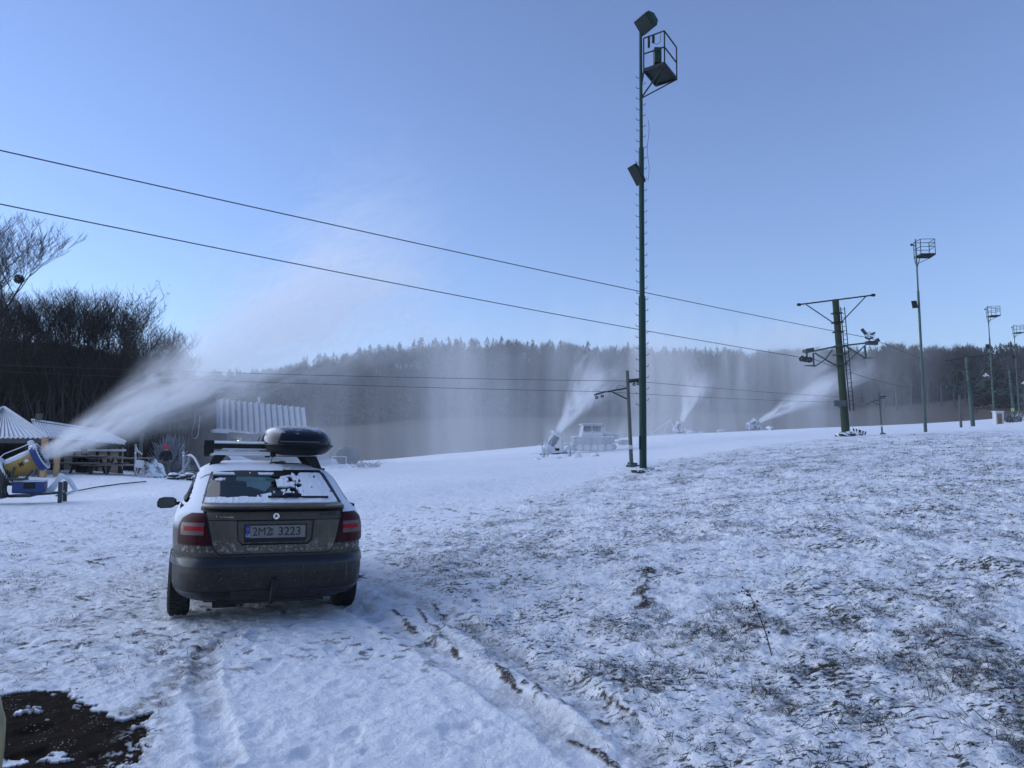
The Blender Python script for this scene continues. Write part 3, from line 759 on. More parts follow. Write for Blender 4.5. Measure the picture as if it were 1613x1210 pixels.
# bumper with its clean strip
mb = MB(); patch(mb, .235, .662, cst(-1.30), cst(1.30), .014, 80, 16, keep=lambda s, z: not (abs(s) > 1.17 and z < .60)); mb.obj('rear_bumper', M['bumper'], car, smooth=True)
mb = MB(); patch(mb, .575, .632, cst(-1.26), cst(1.26), .024, 80, 4); mb.obj('bumper_strip', M['bumper_clean'], car, smooth=True)
mb = MB(); patch(mb, .245, .325, cst(-.60), cst(-.36), .020, 10, 6); mb.obj('exhaust_cutout', M['black'], car, smooth=True)
mb = MB(); patch(mb, .30, .33, cst(-1.0), cst(1.0), .019, 50, 2); mb.obj('lower_lip', M['bumper_clean'], car, smooth=True)
# tailgate
tl = lambda z: -float(np.interp(z, [.68, .72, .78, .99, 1.05], [.455, .505, .525, .575, .60])); tr = lambda z: -tl(z)
mb = MB(); patch(mb, .672, 1.052, lambda z: tl(z) - .012, lambda z: tr(z) + .012, .003, 50, 12); mb.obj('tailgate_gap', M['black'], car, smooth=True)
tg = MB(); patch(tg, .684, .965, tl, tr, .011, 60, 12, keep=lambda s, z: not (abs(s) < .325 - max(0, .80 - z) * .8 and z > .765)); tailg = tg.obj('tailgate', M['tailgate'], car, smooth=True)
mb = MB(); patch(mb, .970, 1.050, tl, tr, .013, 60, 6); mb.obj('upper_panel', M['tailgate'], tailg, smooth=True)
mb = MB(); patch(mb, .762, .963, lambda z: -.33 + max(0, .80 - z) * .8, lambda z: .33 - max(0, .80 - z) * .8, .004, 30, 8, shell=False); mb.obj('plate_recess', M['tailgate'], tailg, smooth=True)
mb = MB()
for a, b in (((-.33, .962), (-.318, .80)), ((-.318, .80), (-.28, .764)), ((-.28, .764), (.28, .764)), ((.28, .764), (.318, .80)), ((.318, .80), (.33, .962)), ((-.335, .966), (.335, .966))):
    mb.tube([car_off(a[0] + (b[0] - a[0]) * t, a[1] + (b[1] - a[1]) * t, .011) for t in (0, .25, .5, .75, 1)], .006, 6)
mb.obj('recess_trim', M['black'], tailg, smooth=True)
# spoiler lip at the foot of the rear window
mb = MB(); prof = []
for i in range(41):
    s = -.66 + 1.32 * i / 40; e = 1 - (abs(s) / .66) ** 6
    p = Vector(cpt(s, 1.062)); q = Vector(cpt(s, 1.10))
    prof.append([p + Vector((0, -.03, -.012)), p + Vector((0, -.075 * (.35 + .65 * e), .012)), p + Vector((0, -.07 * (.35 + .65 * e), .028)), q + Vector((0, .0, .012)), q + Vector((0, .03, -.02))])
vs = [v for r_ in prof for v in r_]; fs = []
for i in range(40):
    for k in range(5):
        k2 = (k + 1) % 5; fs.append((i * 5 + k, i * 5 + k2, (i + 1) * 5 + k2, (i + 1) * 5 + k))
fs += [(0, 1, 2, 3, 4), tuple(200 + k for k in range(5))[::-1]]
mb.add(vs, fs); mb.obj('spoiler_lip', M['tailgate'], car, smooth=True)
mb = MB(); patch(mb, 1.030, 1.062, cst(-.62), cst(.62), .018, 50, 3); mb.obj('spoiler_underside', M['black'], car)  # black underside below the spoiler lip
# tail lamps
for sg in (-1, 1):
    zl = [.765, .85, .93, .98, 1.02]; inn = [.545, .565, .585, .60, .615]; out = [.93, .93, .915, .86, .74] if sg < 0 else [.99, .99, .975, .92, .80]
    def L_(z, sg=sg): return -float(np.interp(z, zl, out)) if sg < 0 else float(np.interp(z, zl, inn))
    def R_(z, sg=sg): return -float(np.interp(z, zl, inn)) if sg < 0 else float(np.interp(z, zl, out))
    mb = MB(); patch(mb, .755, 1.026, lambda z: L_(z) - .012, lambda z: R_(z) + .012, .006, 24, 12); mb.obj('lamp_seal', M['black'], car, smooth=True)
    mb = MB(); patch(mb, .765, 1.02, L_, R_, .016, 24, 12); lp = mb.obj('tail_lamp', M['lamp_red'], car, smooth=True)
    mb = MB(); patch(mb, .772, .838, (lambda z: L_(z) + .02), (lambda z: R_(z) - .02), .019, 20, 4); mb.obj('dark_red_segment', M['lamp_dark'], lp, smooth=True)
    mb = MB(); patch(mb, .775, .832, cst(-.74 if sg < 0 else .66), cst(-.66 if sg < 0 else .74), .022, 6, 4); mb.obj('round_reflector', M['lamp_red'], lp, smooth=True)
    a, b = (-.855, -.60) if sg < 0 else (.60, .855)
    mb = MB(); patch(mb, .845, .945, cst(a), cst(b), .021, 14, 6, keep=lambda s, z: True); mb.obj('clear_lens', M['lamp_clear'], lp, smooth=True)
    mb = MB(); patch(mb, .882, .915, cst(a + (.05 if sg < 0 else 0)), cst(b - (.05 if sg > 0 else 0)), .024, 10, 3); mb.obj('red_bar', M['lamp_bright'], lp, smooth=True)
# number plate
pr = bpy.data.objects.new('number_plate', None)
pm = MB(); pm.box((0, 0, 0), (.52, .012, .112)); plate = pm.obj('number_plate', M['plate'], car, bevel=.003)
pc = Vector(cpt(0, .872)); plate.location = pc + Vector((0, -.018, 0)); plate.rotation_euler = (R(-2), 0, 0)
mb = MB()
for z in (.06, -.0615): mb.box((0, -.004, z), (.536, .014, .010))
for x in (-.264, .264): mb.box((x, -.004, 0), (.010, .014, .13))
mb.obj('plate_holder', M['black'], plate)
mb = MB(); mb.box((0, -.003, -.078), (.53, .012, .024)); mb.obj('holder_strip', M['dark_steel'], plate)
mb = MB(); mb.box((-.2395, -.0065, 0), (.038, .004, .106)); mb.obj('blue_band', M['plate_blue'], plate)
def put_text(txt, size, x, z, m, parent, name='lettering', y=-.0085, sx=1.0, wide=None, bw=.008):
    vs, fs = textmesh(txt, size, .001, bold=size * bw); mb = MB()
    if wide: sx = wide / (max(v.x for v in vs) - min(v.x for v in vs))
    mb.add([(v.x * sx + x, y - v.z, v.y + z) for v in vs], fs); return mb.obj(name, m, parent)
M['ink'] = mat('black_ink', (.01, .01, .012), .6)
put_text('2M2', .105, -.120, -.002, M['ink'], plate, wide=.158, bw=0); put_text('3223', .105, .118, -.002, M['ink'], plate, wide=.190)
put_text('CZ', .028, -.2395, -.032, M['white_box'], plate, 'country_code', -.0095)
mb = MB()
for k in range(12): mb.ball((-.2395 + .011 * math.cos(k * PI / 6), -.009, .024 + .011 * math.sin(k * PI / 6)), .0022, 6)
mb.obj('star_ring', M['gun_yellow'], plate)
mb = MB()
for z in (.018, -.02): mb.lathe([(.0, 0), (.012, .001), (.013, .003)], 12, Matrix.Translation((-.035, -.006, z)) @ Euler((0, 0, -PI / 2)).to_matrix().to_4x4())
mb.obj('registration_seal', M['lamp_clear'], plate)
# badges
em = MB(); pe = Vector(cpt(0, 1.003)) + Vector((0, -.030, 0)); RX = Matrix.Translation(pe) @ Euler((0, 0, -PI / 2)).to_matrix().to_4x4()
em.lathe([(.028, 0), (.028, .008), (.036, .008), (.036, 0)], 28, RX); emb = em.obj('round_emblem', M['ink'], car, smooth=True)
mb = MB(); mb.lathe([(.0, .004), (.0285, .004)], 24, RX); mb.obj('emblem_field', M['chrome'], emb)
mb = MB()
wing = [(-.016, -.015), (-.008, -.015), (-.006, -.006), (.004, -.006), (.002, -.013), (.014, -.006), (.004, .004), (.006, .006), (.014, .016), (.002, .011), (-.002, .020), (-.006, .010), (-.012, .012), (-.010, .002)]
mb.prism([pe + Vector((x, -.004, z)) for x, z in wing], (0, -1, 0), .003); mb.obj('winged_arrow', M['ink'], emb)
bd = put_text('OCTAVIA', .052, 0, 0, M['ink'], car, 'model_lettering', 0, wide=.15, bw=.02)
p1 = car_off(.46, 1.008, .021); bd.location = p1; bd.rotation_euler = (0, 0, R(7))
mb = MB(); mb.box((.0, 0, -.030), (.14, .004, .007)); u_ = mb.obj('badge_bar', M['chrome'], bd)
mb = MB(); mb.tube([(0, 0, -.012), (0, 0, .014)], .004, 5)
for k in range(9): mb.box((.022 + k * .014, 0, -.004), (.009, .003, .008 + .003 * (k % 2)))
sb = mb.obj('script_badge', M['chrome'], car); sb.location = car_off(-.50, .992, .014); sb.rotation_euler = (0, 0, R(-8))
# rear window, its black border, snow crust
wl_ = lambda z: -float(np.interp(z, [1.10, 1.20, 1.335], [.655, .625, .565])); wr_ = lambda z: -wl_(z)
mb = MB(); patch(mb, 1.10, 1.338, wl_, wr_, .010, 50, 16, shell=False); rw = mb.obj('rear_window', M['glass'], car, smooth=True)
def border(s, z):
    e = min(z - 1.10, 1.338 - z); q = min(s - wl_(z), wr_(z) - s)
    return (1.338 - z) < .03 or (z - 1.10) < .012 or wr_(z) - s < .07 or s - wl_(z) < .012
mb = MB(); patch(mb, 1.098, 1.345, lambda z: wl_(z) - .012, lambda z: wr_(z) + .012, .013, 70, 34, keep=border, shell=False); mb.obj('window_border', M['black'], rw, smooth=True)
mb = MB(); patch(mb, 1.345, 1.372, cst(-.56), cst(.56), .010, 40, 4); mb.obj('roof_edge_seal', M['black'], car, smooth=True)
def crust(s, z):
    t = (z - 1.10) / .238; n = float(fbm(np.array([s * 16.]), np.array([z * 34.]), 4, 5)[0]); n2 = float(fbm(np.array([s * 5.]), np.array([z * 9.]), 3, 8)[0])
    right = s > .05
    k = 0
    if t < .12 + .10 * n2: k = 1.0
    elif t > .92 and s < .1: k = .62
    elif s > .18 + .10 * n2: k = .62 + .35 * (s > .3)
    elif right: k = .42 + .5 * abs(t - .45)
    else:
        k = .55 if abs(t - (.28 + .12 * math.sin(s * 9))) < .06 and -.2 < s < .04 else (.5 if abs(t - (.74 - .3 * (s + .45))) < .035 and s < -.2 else .12 + .5 * max(0, -s - .42) * 6 * (t > .8))
    wiped = ((s + .17) / .33) ** 2 + ((t - .52) / .40) ** 2 < 1.0
    if wiped and t > .17: k = min(k, .55) if k > .45 else .05
    if s > wr_(z) - .055 or s < wl_(z) + .02: k = .2
    return n + (n2 - .5) * .3 < k * .62 + .13 if k > .2 else n < k * .5
mb = MB(); patch(mb, 1.098, 1.335, wl_, wr_, .019, 150, 64, keep=crust, jit=lambda s, z: .006 * float(vnoise(s * 40., z * 40., 3)), shell=True)
mb.obj('window_snow', M['ice'], rw, smooth=True)
# wiper
p0 = car_off(.02, 1.125, .035); p1 = car_off(.34, 1.118, .034)
mb = MB(); mb.tube([car_off(.08, 1.12, .045), car_off(.10, 1.128, .055), car_off(.24, 1.13, .05)], [.018, .014, .01], 8); mb.bar(car_off(-.06, 1.128, .035), car_off(.50, 1.122, .036), .012, .018)
mb.obj('rear_wiper', M['black'], car)
# snow on the roof, shelf of snow left
mb = MB(); ns = 46
vs = []; fs = []
for j in range(26):
    y = 1.12 + (2.75 - 1.12) * j / 25
    for i in range(ns + 1):
        x = -.66 + 1.32 * i / ns
        # roof height at x,y: highest z whose ring contains the point
        lo_, hi_ = 1.25, 1.445
        for _ in range(14):
            mid = (lo_ + hi_) / 2; w_, r_, f_, n_ = _cs(mid); yc = (r_ + f_) / 2; hl = (f_ - r_) / 2
            if abs(x / w_) ** n_ + abs((y - yc) / hl) ** n_ < 1: lo_ = mid
            else: hi_ = mid
        nn = float(fbm(x * 7., y * 5., 3, 12))
        cover = 1 if x < .12 + .12 * nn else .15
        vs.append((x, y, lo_ + .004 + (.016 + .016 * nn) * cover * min(1, (j + .4) / 2.5)))
for j in range(25):
    for i in range(ns):
        x = -.66 + 1.32 * (i + .5) / ns
        if x > .14 + .1 * math.sin(j * .9) and j < 12: continue
        a = j * (ns + 1) + i; fs.append((a, a + 1, a + ns + 2, a + ns + 1))
mb.add(vs, fs); mb.obj('roof_snow', M['snow'], car, smooth=True)
# side windows
for sg in (-1, 1):
    def side(y0, y1, sg=sg, z0=1.105, z1=1.322, off=.006):
        mb = MB(); vs = []; fs = []
        nz_, ny_ = 8, 12
        for j in range(nz_ + 1):
            z = z0 + (z1 - z0) * j / nz_; w_, r_, f_, n_ = _cs(z); yc = (r_ + f_) / 2; hl = (f_ - r_) / 2
            a = max(y0, r_ + .44); b = min(y1, f_ - .18)
            for i in range(ny_ + 1):
                y = a + (b - a) * i / ny_; x = w_ * (1 - abs((y - yc) / hl) ** n_) ** (1 / n_) + off
                vs.append((sg * x, y, z))
        for j in range(nz_):
            for i in range(ny_):
                q = j * (ny_ + 1) + i; fs.append((q, q + 1, q + ny_ + 2, q + ny_ + 1))
        return mb.add(vs, fs)
    side(.9, 2.06).obj('side_window', M['side_glass'], car, smooth=True); side(2.10, 3.0).obj('side_window', M['side_glass'], car, smooth=True)
    mb = MB(); mb.bar((sg * .775, .95, 1.107), (sg * .79, 3.0, 1.107), .012, .016); mb.obj('window_trim', M['black'], car)
    # door mirror
    mm_ = MB(); oc = Vector((sg * 1.0, 2.80, 1.0)); vs = []; fs = []
    outl = [(-.5, -.75), (.6, -.8), (.95, -.55), (1.0, .1), (.8, .75), (.3, .95), (-.6, .9), (-.95, .6), (-1.0, -.3)]
    nn = len(outl)
    for (yy, sc2) in ((-.06, .94), (-.045, 1.0), (.03, .92), (.09, .6), (.11, .2)):
        for (a_, b_) in outl: vs.append(oc + Vector((sg * a_ * .108 * sc2, yy, b_ * .075 * sc2 + .0)))
    for j in range(4):
        for i in range(nn): i2 = (i + 1) % nn; fs.append((j * nn + i, j * nn + i2, (j + 1) * nn + i2, (j + 1) * nn + i))
    fs.append(tuple(range(nn))); fs.append(tuple(4 * nn + i for i in range(nn)))
    mm_.add(vs, fs); mm_.bar((sg * .80, 2.86, 1.0), (sg * .93, 2.82, .99), .05, .035)
    mo = mm_.obj('door_mirror', M['black'] if sg < 0 else M['champagne'], car, smooth=True)
    g_ = MB(); g_.add([oc + Vector((sg * a_ * .092, -.064, b_ * .061)) for a_, b_ in outl], [tuple(range(nn))]); g_.obj('mirror_glass', M['mirror'], mo)
mb = MB(); w_ = []
vs = []; fs = []
for j in range(9):
    z = 1.11 + .22 * j / 8; 
    for i in range(17):
        sS, xx, yy = ring(z); wd, rr, ff, nn = _cs(z); x = (-1 + 2 * i / 16) * (wd - .13); y = (rr + ff) / 2 + (ff - rr) / 2 * (1 - abs(x / wd) ** nn) ** (1 / nn) + .004
        vs.append((x, y, z))
for j in range(8):
    for i in range(16): q = j * 17 + i; fs.append((q, q + 1, q + 18, q + 17))
wsv, wsf = vs, fs; mb.add(vs, fs); mb.obj('windscreen', glassmat('windscreen_glass', (.55, .68, .68), .75), car, smooth=True)
# inside: rear seats, front seats, boxes in the boot
mb = MB()
for x in (-.38, .38):
    mb.box((x, 1.55, .95), (.55, .14, .52)); mb.box((x, 1.56, 1.21), (.24, .09, .13)); mb.box((x, 2.45, .95), (.48, .14, .6)); mb.box((x, 2.46, 1.25), (.24, .09, .13))
mb.box((0, 2.9, .92), (1.3, .3, .2)); mb.obj('seats', M['seat'], car, bevel=.03)
for x in (-.80, .80): mb = MB(); mb.box((x, 2.0, .85), (.03, 2.6, .46)); mb.obj('door_lining', M['lining'], car)
mb = MB(); mb.box((0, .95, .98), (1.35, .9, .03)); mb.obj('parcel_floor', M['lining'], car)
mb = MB(); mb.box((0, 1.75, 1.385), (.85, .9, .015)); mb.obj('headliner', M['lining'], car)
# wheels, axle, exhaust, tow hook, mud flaps, aerial
for x, y in ((-.785, .95), (.765, .95), (-.785, 3.53), (.745, 3.53)): wheel(car, x, y, -1 if x < 0 else 1)
mb = MB(); mb.box((0, 2.2, .24), (1.15, 3.9, .06)); mb.cyl((-.7, .95, .30), (.7, .95, .30), .04); mb.box((0, .45, .26), (.9, .6, .12))
mb.obj('underbody', M['black'], car)
mb = MB(); mb.tube([(-.44, 1.2, .24), (-.44, .3, .235), (-.44, .10, .225)], .033, 12); mb.tube([(-.5, .25, .215), (-.30, .25, .215)], .06, 12); mb.obj('exhaust_pipe', M['black'], car, smooth=True)
mb = MB(); mb.tube([(.0, .10, .40), (.0, -.055, .42), (-.008, -.075, .37), (-.02, -.07, .27), (-.035, -.06, .20)], [.026, .028, .028, .024, .018], 8); mb.obj('tow_hook', M['black'], car, smooth=True)
mb = MB(); mb.cyl((.04, 1.42, 1.41), (.04, 1.42, 1.44), .03, .014); mb.tube([(.04, 1.42, 1.43), (.065, 1.32, 1.60)], .004, 5); mb.obj('aerial', M['black'], car)
for x in (-.76, .76): mb = MB(); mb.box((x, 1.34, .30), (.2, .01, .24)); mb.obj('mud_flap', M['black'], car)
# roof bars with feet
for y in (1.50, 2.25):
    mb = MB(); mb.box((0, y, 1.535), (1.12, .075, .026)); bar = mb.obj('roof_bar', M['alu'], car, bevel=.008)
    for sg in (-1, 1):
        mb = MB(); mb.add([(sg * .60, y - .04, 1.36), (sg * .52, y - .04, 1.37), (sg * .40, y - .03, 1.53), (sg * .52, y - .03, 1.53), (sg * .60, y + .04, 1.36), (sg * .52, y + .04, 1.37), (sg * .40, y + .03, 1.53), (sg * .52, y + .03, 1.53)],
                          [(0, 1, 2, 3), (7, 6, 5, 4), (0, 4, 5, 1), (1, 5, 6, 2), (2, 6, 7, 3), (3, 7, 4, 0)]); mb.box((sg * .57, y, 1.37), (.09, .10, .05)); mb.obj('bar_foot', M['black'], bar)
def _zm(z): return float(np.interp(z, [0, .20, .30, .57, .66, .76, .87, 1.0, 1.06, 1.12, 1.345, 1.6], [0, .222, .31, .535, .622, .722, .832, .965, 1.025, 1.085, 1.338, 1.6]))
def _remap(o):
    for ch in o.children:
        n0 = ch.name.split('.')[0]
        if n0 in ('wheel', 'underbody', 'exhaust_pipe', 'roof_bar', 'aerial'): continue
        if n0 in ('number_plate', 'model_lettering', 'script_badge'): ch.location.z = _zm(ch.location.z); continue
        if n0 in ('round_emblem',): ch.location.z = _zm(1.003) - 1.003; continue
        for v in ch.data.vertices: v.co.z = _zm(v.co.z)
        _remap(ch)
_remap(car)
CARM = Matrix.LocRotScale(car.location, car.rotation_euler, None)
def on_car(v): return CARM @ Vector(v)
# ski carrier
sk = thing('ski_carrier', 'black and silver ski carrier clamped across the left of the car roof', 'ski rack', on_car((-.25, 1.5, 1.525)), car.rotation_euler)
for y in (-.02, .73):
    mb = MB(); mb.box((0, y, .135), (.66, .06, .03)); mb.box((.0, y, .03), (.62, .05, .018)); mb.box((0.02, y - .01, .065), (.44, .045, .014)); mb.obj('clamp_bar', M['alu'], sk, bevel=.006)
    mb = MB(); mb.box((0, y + .005, .095), (.62, .055, .045)); mb.obj('rubber_pad', M['black'], sk, bevel=.008)
    for x, r_ in ((-.335, 1), (.335, 1)):
        mb = MB(); mb.box((x, y, .085), (.105, .085, .135)); mb.cyl((x, y - .05, .085), (x, y + .05, .085), .058, seg=16); mb.box((x - .02, y, .01), (.06, .07, .05)); mb.obj('end_clamp', M['black'], sk, bevel=.012)
# roof box
rb = thing('roof_box', 'glossy black rounded roof box dusted with snow on the car roof', 'roof box', on_car((.325, 1.15, 1.505)), car.rotation_euler)
m, nt, N, L, P = newmat('glossy_black_shell')
tc = N.new('ShaderNodeTexCoord'); n1 = N.new('ShaderNodeTexNoise'); n1.inputs['Scale'].default_value = 5; n1.inputs['Detail'].default_value = 7; n1.inputs['Roughness'].default_value = .7; L.new(tc.outputs['Object'], n1.inputs[0])
ge = N.new('ShaderNodeNewGeometry'); sn = N.new('ShaderNodeSeparateXYZ'); L.new(ge.outputs['Normal'], sn.inputs[0])
so_ = N.new('ShaderNodeSeparateXYZ'); L.new(tc.outputs['Object'], so_.inputs[0])
q1 = N.new('ShaderNodeMapRange'); q1.inputs[1].default_value = .45; q1.inputs[2].default_value = .85; L.new(sn.outputs[2], q1.inputs[0])
q2 = N.new('ShaderNodeMath'); q2.operation = 'MULTIPLY_ADD'; q2.inputs[1].default_value = .40; L.new(q1.outputs[0], q2.inputs[0]); L.new(n1.outputs[0], q2.inputs[2])
q3 = N.new('ShaderNodeMapRange'); q3.inputs[1].default_value = .86; q3.inputs[2].default_value = 1.08; L.new(q2.outputs[0], q3.inputs[0])
mxx = N.new('ShaderNodeMix'); mxx.data_type = 'RGBA'; P.inputs['Specular IOR Level'].default_value = .3; mxx.inputs[6].default_value = (.005, .006, .013, 1); mxx.inputs[7].default_value = (.6, .63, .7, 1); L.new(q3.outputs[0], mxx.inputs[0]); L.new(mxx.outputs[2], P.inputs['Base Color'])
q4 = N.new('ShaderNodeMapRange'); q4.inputs[3].default_value = .12; q4.inputs[4].default_value = .9; L.new(q3.outputs[0], q4.inputs[0]); L.new(q4.outputs[0], P.inputs['Roughness'])
M['shell'] = m
def boxshell(mb, half):
    """half 0 = base tray, 1 = lid"""
    vs = []; fs = []; nr = 14; n = 48; LN = 1.75; 
    for j in range(nr + 1):
        for i in range(n):
            t = 2 * PI * i / n; c_, s_ = math.cos(t), math.sin(t)
            ex = np.sign(c_) * abs(c_) ** .62; ey = np.sign(s_) * abs(s_) ** .55
            ph = PI / 2 * j / nr; 
            rr = math.cos(ph) ** .42 if j < nr else 0.0
            hz = math.sin(ph) ** 1.0
            x = .385 * ex * rr; y = LN / 2 + LN / 2 * ey * rr
            if half: z = .135 + (.195 + .03 * math.sin(PI * min(1, max(0, y / LN)))) * hz * (1 - .35 * max(0, (y - 1.0) / .75))
            else: z = .13 - .115 * hz; x *= (1 - .10 * hz)
            vs.append((x, y, z))
    for j in range(nr):
        for i in range(n):
            i2 = (i + 1) % n; fs.append((j * n + i, j * n + i2, (j + 1) * n + i2, (j + 1) * n + i))
    return mb.add(vs, fs)
boxshell(MB(), 1).obj('lid', M['shell'], rb, smooth=True); boxshell(MB(), 0).obj('tray', M['black'], rb, smooth=True)
mb = MB(); pts = []
for i in range(49):
    t = 2 * PI * i / 48; c_, s_ = math.cos(t), math.sin(t); pts.append((.392 * np.sign(c_) * abs(c_) ** .62, .875 + .882 * np.sign(s_) * abs(s_) ** .55, .132))
mb.tube(pts, .011, 6, cap=False); mb.obj('rim_band', M['black'], rb, smooth=True)
mb = MB(); mb.box((-.02, -.008, .165), (.40, .010, .010)); mb.obj('lid_edge_highlight_strip', M['box_grey'], rb)  # grey bar modelled in place of a glint along the lid edge
# load inside the car
bx_ = thing('green_carton', 'pale green carton packed behind the rear window of the car', 'box', on_car((-.22, 1.05, 1.0)), (car.rotation_euler[0], .25, car.rotation_euler[2] + .5))
MB().box((0, 0, .1), (.42, .3, .16)).obj('carton_body', M['carton'], bx_, bevel=.005); MB().box((.0, 0, .186), (.06, .3, .004)).obj('tape', M['board'], bx_)
bx_ = thing('blue_bag', 'dark blue bag packed behind the rear window of the car', 'bag', on_car((.08, 1.0, .98)), car.rotation_euler)
MB().ball((0, 0, .09), 1, 14, (.2, .13, .11)).obj('bag_body', M['carton_b'], bx_, smooth=True); mb = MB(); mb.tube([(-.1, 0, .18), (-.05, 0, .235), (.05, 0, .235), (.1, 0, .18)], .012, 6); mb.obj('handle', M['black'], bx_)

# the yellow car parked beside the camera: its front corner just reaches the picture's left edge
M['yellow_paint'] = paint('dusty_yellow_paint', (.30, .25, .07), (.20, .17, .08), False)
def _pp(x, y, z): zc = y * cp + (z - EYE) * sp; return 806.5 + FPX * x / zc, 605 - FPX * ((z - EYE) * cp - y * sp) / zc
def _fit(y0):
    lo_, hi_ = -5.0, -1.5
    for _ in range(30):
        m_ = (lo_ + hi_) / 2; best = max(_pp(rx + m_, ry + y0, z)[0] for z in (.27, .36, .43, .5, .56, .62) for S, X, Y in (ring(z),) for rx, ry in zip(X[2000::40], Y[2000::40]) if rx > 0 and ry > 3)
        if best > 9.5: hi_ = m_
        else: lo_ = m_
    x0 = lo_; tops = [_pp(rx + x0, ry + y0, z) for z in np.arange(.3, 1.0, .04) for S, X, Y in (ring(z),) for rx, ry in zip(X[2000::40], Y[2000::40]) if rx > 0 and ry > 3]
    ty = [p[1] for p in tops if p[0] > 0]
    return x0, min(ty) if ty else 1300
best = None
for y0 in np.arange(-1.6, .6, .1):
    x0, ty = _fit(y0)
    if best is None or abs(ty - 1090) < best[0]: best = (abs(ty - 1090), x0, y0)
yc = thing('yellow_car', 'yellow car whose dark trimmed corner just enters at the bottom left beside the bare ground', 'car', (best[1], best[2], -.01))
build_body('body', M['yellow_paint'], yc)
mb = MB(); patch(mb, .235, .66, cst(-1.3), cst(1.3), .012, 60, 12); mb.obj('rear_bumper', M['yellow_paint'], yc, smooth=True)
mb = MB(); patch(mb, .36, .45, cst(4.0), cst(4.86), .008, 30, 8); mb.obj('bumper_trim', M['black'], yc, smooth=True)
mb = MB(); patch(mb, 1.10, 1.338, wl_, wr_, .010, 40, 10, shell=False); mb.obj('rear_window', M['side_glass'], yc, smooth=True)
for sg in (-1, 1):
    mb = MB(); patch(mb, .765, 1.02, (lambda z: -.95) if sg < 0 else (lambda z: .58), (lambda z: -.58) if sg < 0 else (lambda z: .95), .014, 20, 8); mb.obj('tail_lamp', M['lamp_red'], yc, smooth=True)
    side(.9, 2.06, sg).obj('side_window', M['side_glass'], yc, smooth=True); side(2.10, 3.0, sg).obj('side_window', M['side_glass'], yc, smooth=True)
MB().add(wsv, wsf).obj('windscreen', M['side_glass'], yc, smooth=True)
for x, y in ((-.745, .95), (.745, .95), (-.745, 3.53), (.745, 3.53)): wheel(yc, x, y, -1 if x < 0 else 1)
# ================================================================== POLES, LIFT TOWERS, ROPES
def jrung(mb, r, z, side, ln=.16):
    a = R(25) if side > 0 else R(155)
    d = Vector((math.cos(a) * 1, -.35 * abs(math.sin(a)), 0)).normalized()
    p = Vector((0, 0, z)) + d * r * .9
    mb.tube([p, p + d * ln * .75, p + d * ln * .95 + Vector((0, 0, .025)), p + d * ln + Vector((0, 0, .06))], .009, 5)
def cage(mb_list, root, base, A, B, Cc, Dd, h, m, poleaxis):
    """work platform: floor corners A,B,Cc,Dd (pole-local), rails of height h on three sides"""
    A, B, Cc, Dd = [Vector(v) for v in (A, B, Cc, Dd)]
    pl = MB()
    n = 4; vs = [A, B, Cc, Dd] + [v + Vector((0, 0, .05)) for v in (A, B, Cc, Dd)]
    pl.add(vs, [(3, 2, 1, 0), (4, 5, 6, 7), (0, 1, 5, 4), (1, 2, 6, 5), (2, 3, 7, 6), (3, 0, 4, 7)])
    pf = pl.obj('platform_floor', m, root)
    fr = MB()
    for p, q in ((A, B), (B, Cc), (Cc, Dd), (Dd, A)): fr.bar(p - Vector((0, 0, .03)), q - Vector((0, 0, .03)), .05, .05)
    fr.bar(B - Vector((0, 0, .03)), Dd - Vector((0, 0, .03)), .05, .05); fr.obj('floor_frame', m, root)
    rl = MB()
    for v in (A, B, Cc): rl.bar(v, v + Vector((0, 0, h)), .035, .035)
    for k in (1.0, .5):
        for p, q in ((A, B), (B, Cc)): rl.bar(p + Vector((0, 0, h * k)), q + Vector((0, 0, h * k)), .032, .032)
    rl.obj('railing', m, root)
    br = MB(); z = min(A.z, Cc.z) - .85
    for v in (B, Cc): br.bar(v - Vector((0, 0, .04)), (0.0, 0, z), .035, .035)
    br.bar(A - Vector((0, 0, .04)), (0, 0, z + .3), .035, .035); br.obj('strut', m, root)
def floodlight(root, c, d, size, m, name='floodlight'):
    """box reflector facing direction d"""
    c = Vector(c); d = Vector(d).normalized(); q = d.to_track_quat('X', 'Z').to_matrix(); w_, h_, dp = size
    def P(x, y, z): return c + q @ Vector((x, y, z))
    vs = [P(0, -w_, -h_), P(0, w_, -h_), P(0, w_, h_), P(0, -w_, h_), P(-dp * .35, -w_, -h_), P(-dp * .35, w_, -h_), P(-dp * .35, w_, h_), P(-dp * .35, -w_, h_), P(-dp, -w_ * .55, -h_ * .5), P(-dp, w_ * .55, -h_ * .5), P(-dp, w_ * .55, h_ * .5), P(-dp, -w_ * .55, h_ * .5)]
    mb = MB(); fs = [(11, 10, 9, 8)]
    for o_ in (0, 4):
        for i in range(4): j = (i + 1) % 4; fs.append((o_ + i, o_ + j, o_ + 4 + j, o_ + 4 + i))
    mb.add(vs, fs); fl = mb.obj(name, m, root)
    g = MB(); g.add([P(.004, -w_ * .93, -h_ * .93), P(.004, w_ * .93, -h_ * .93), P(.004, w_ * .93, h_ * .93), P(.004, -w_ * .93, h_ * .93)], [(0, 1, 2, 3)]); g.obj('lamp_glass', M['dark_steel'], fl)
    return fl
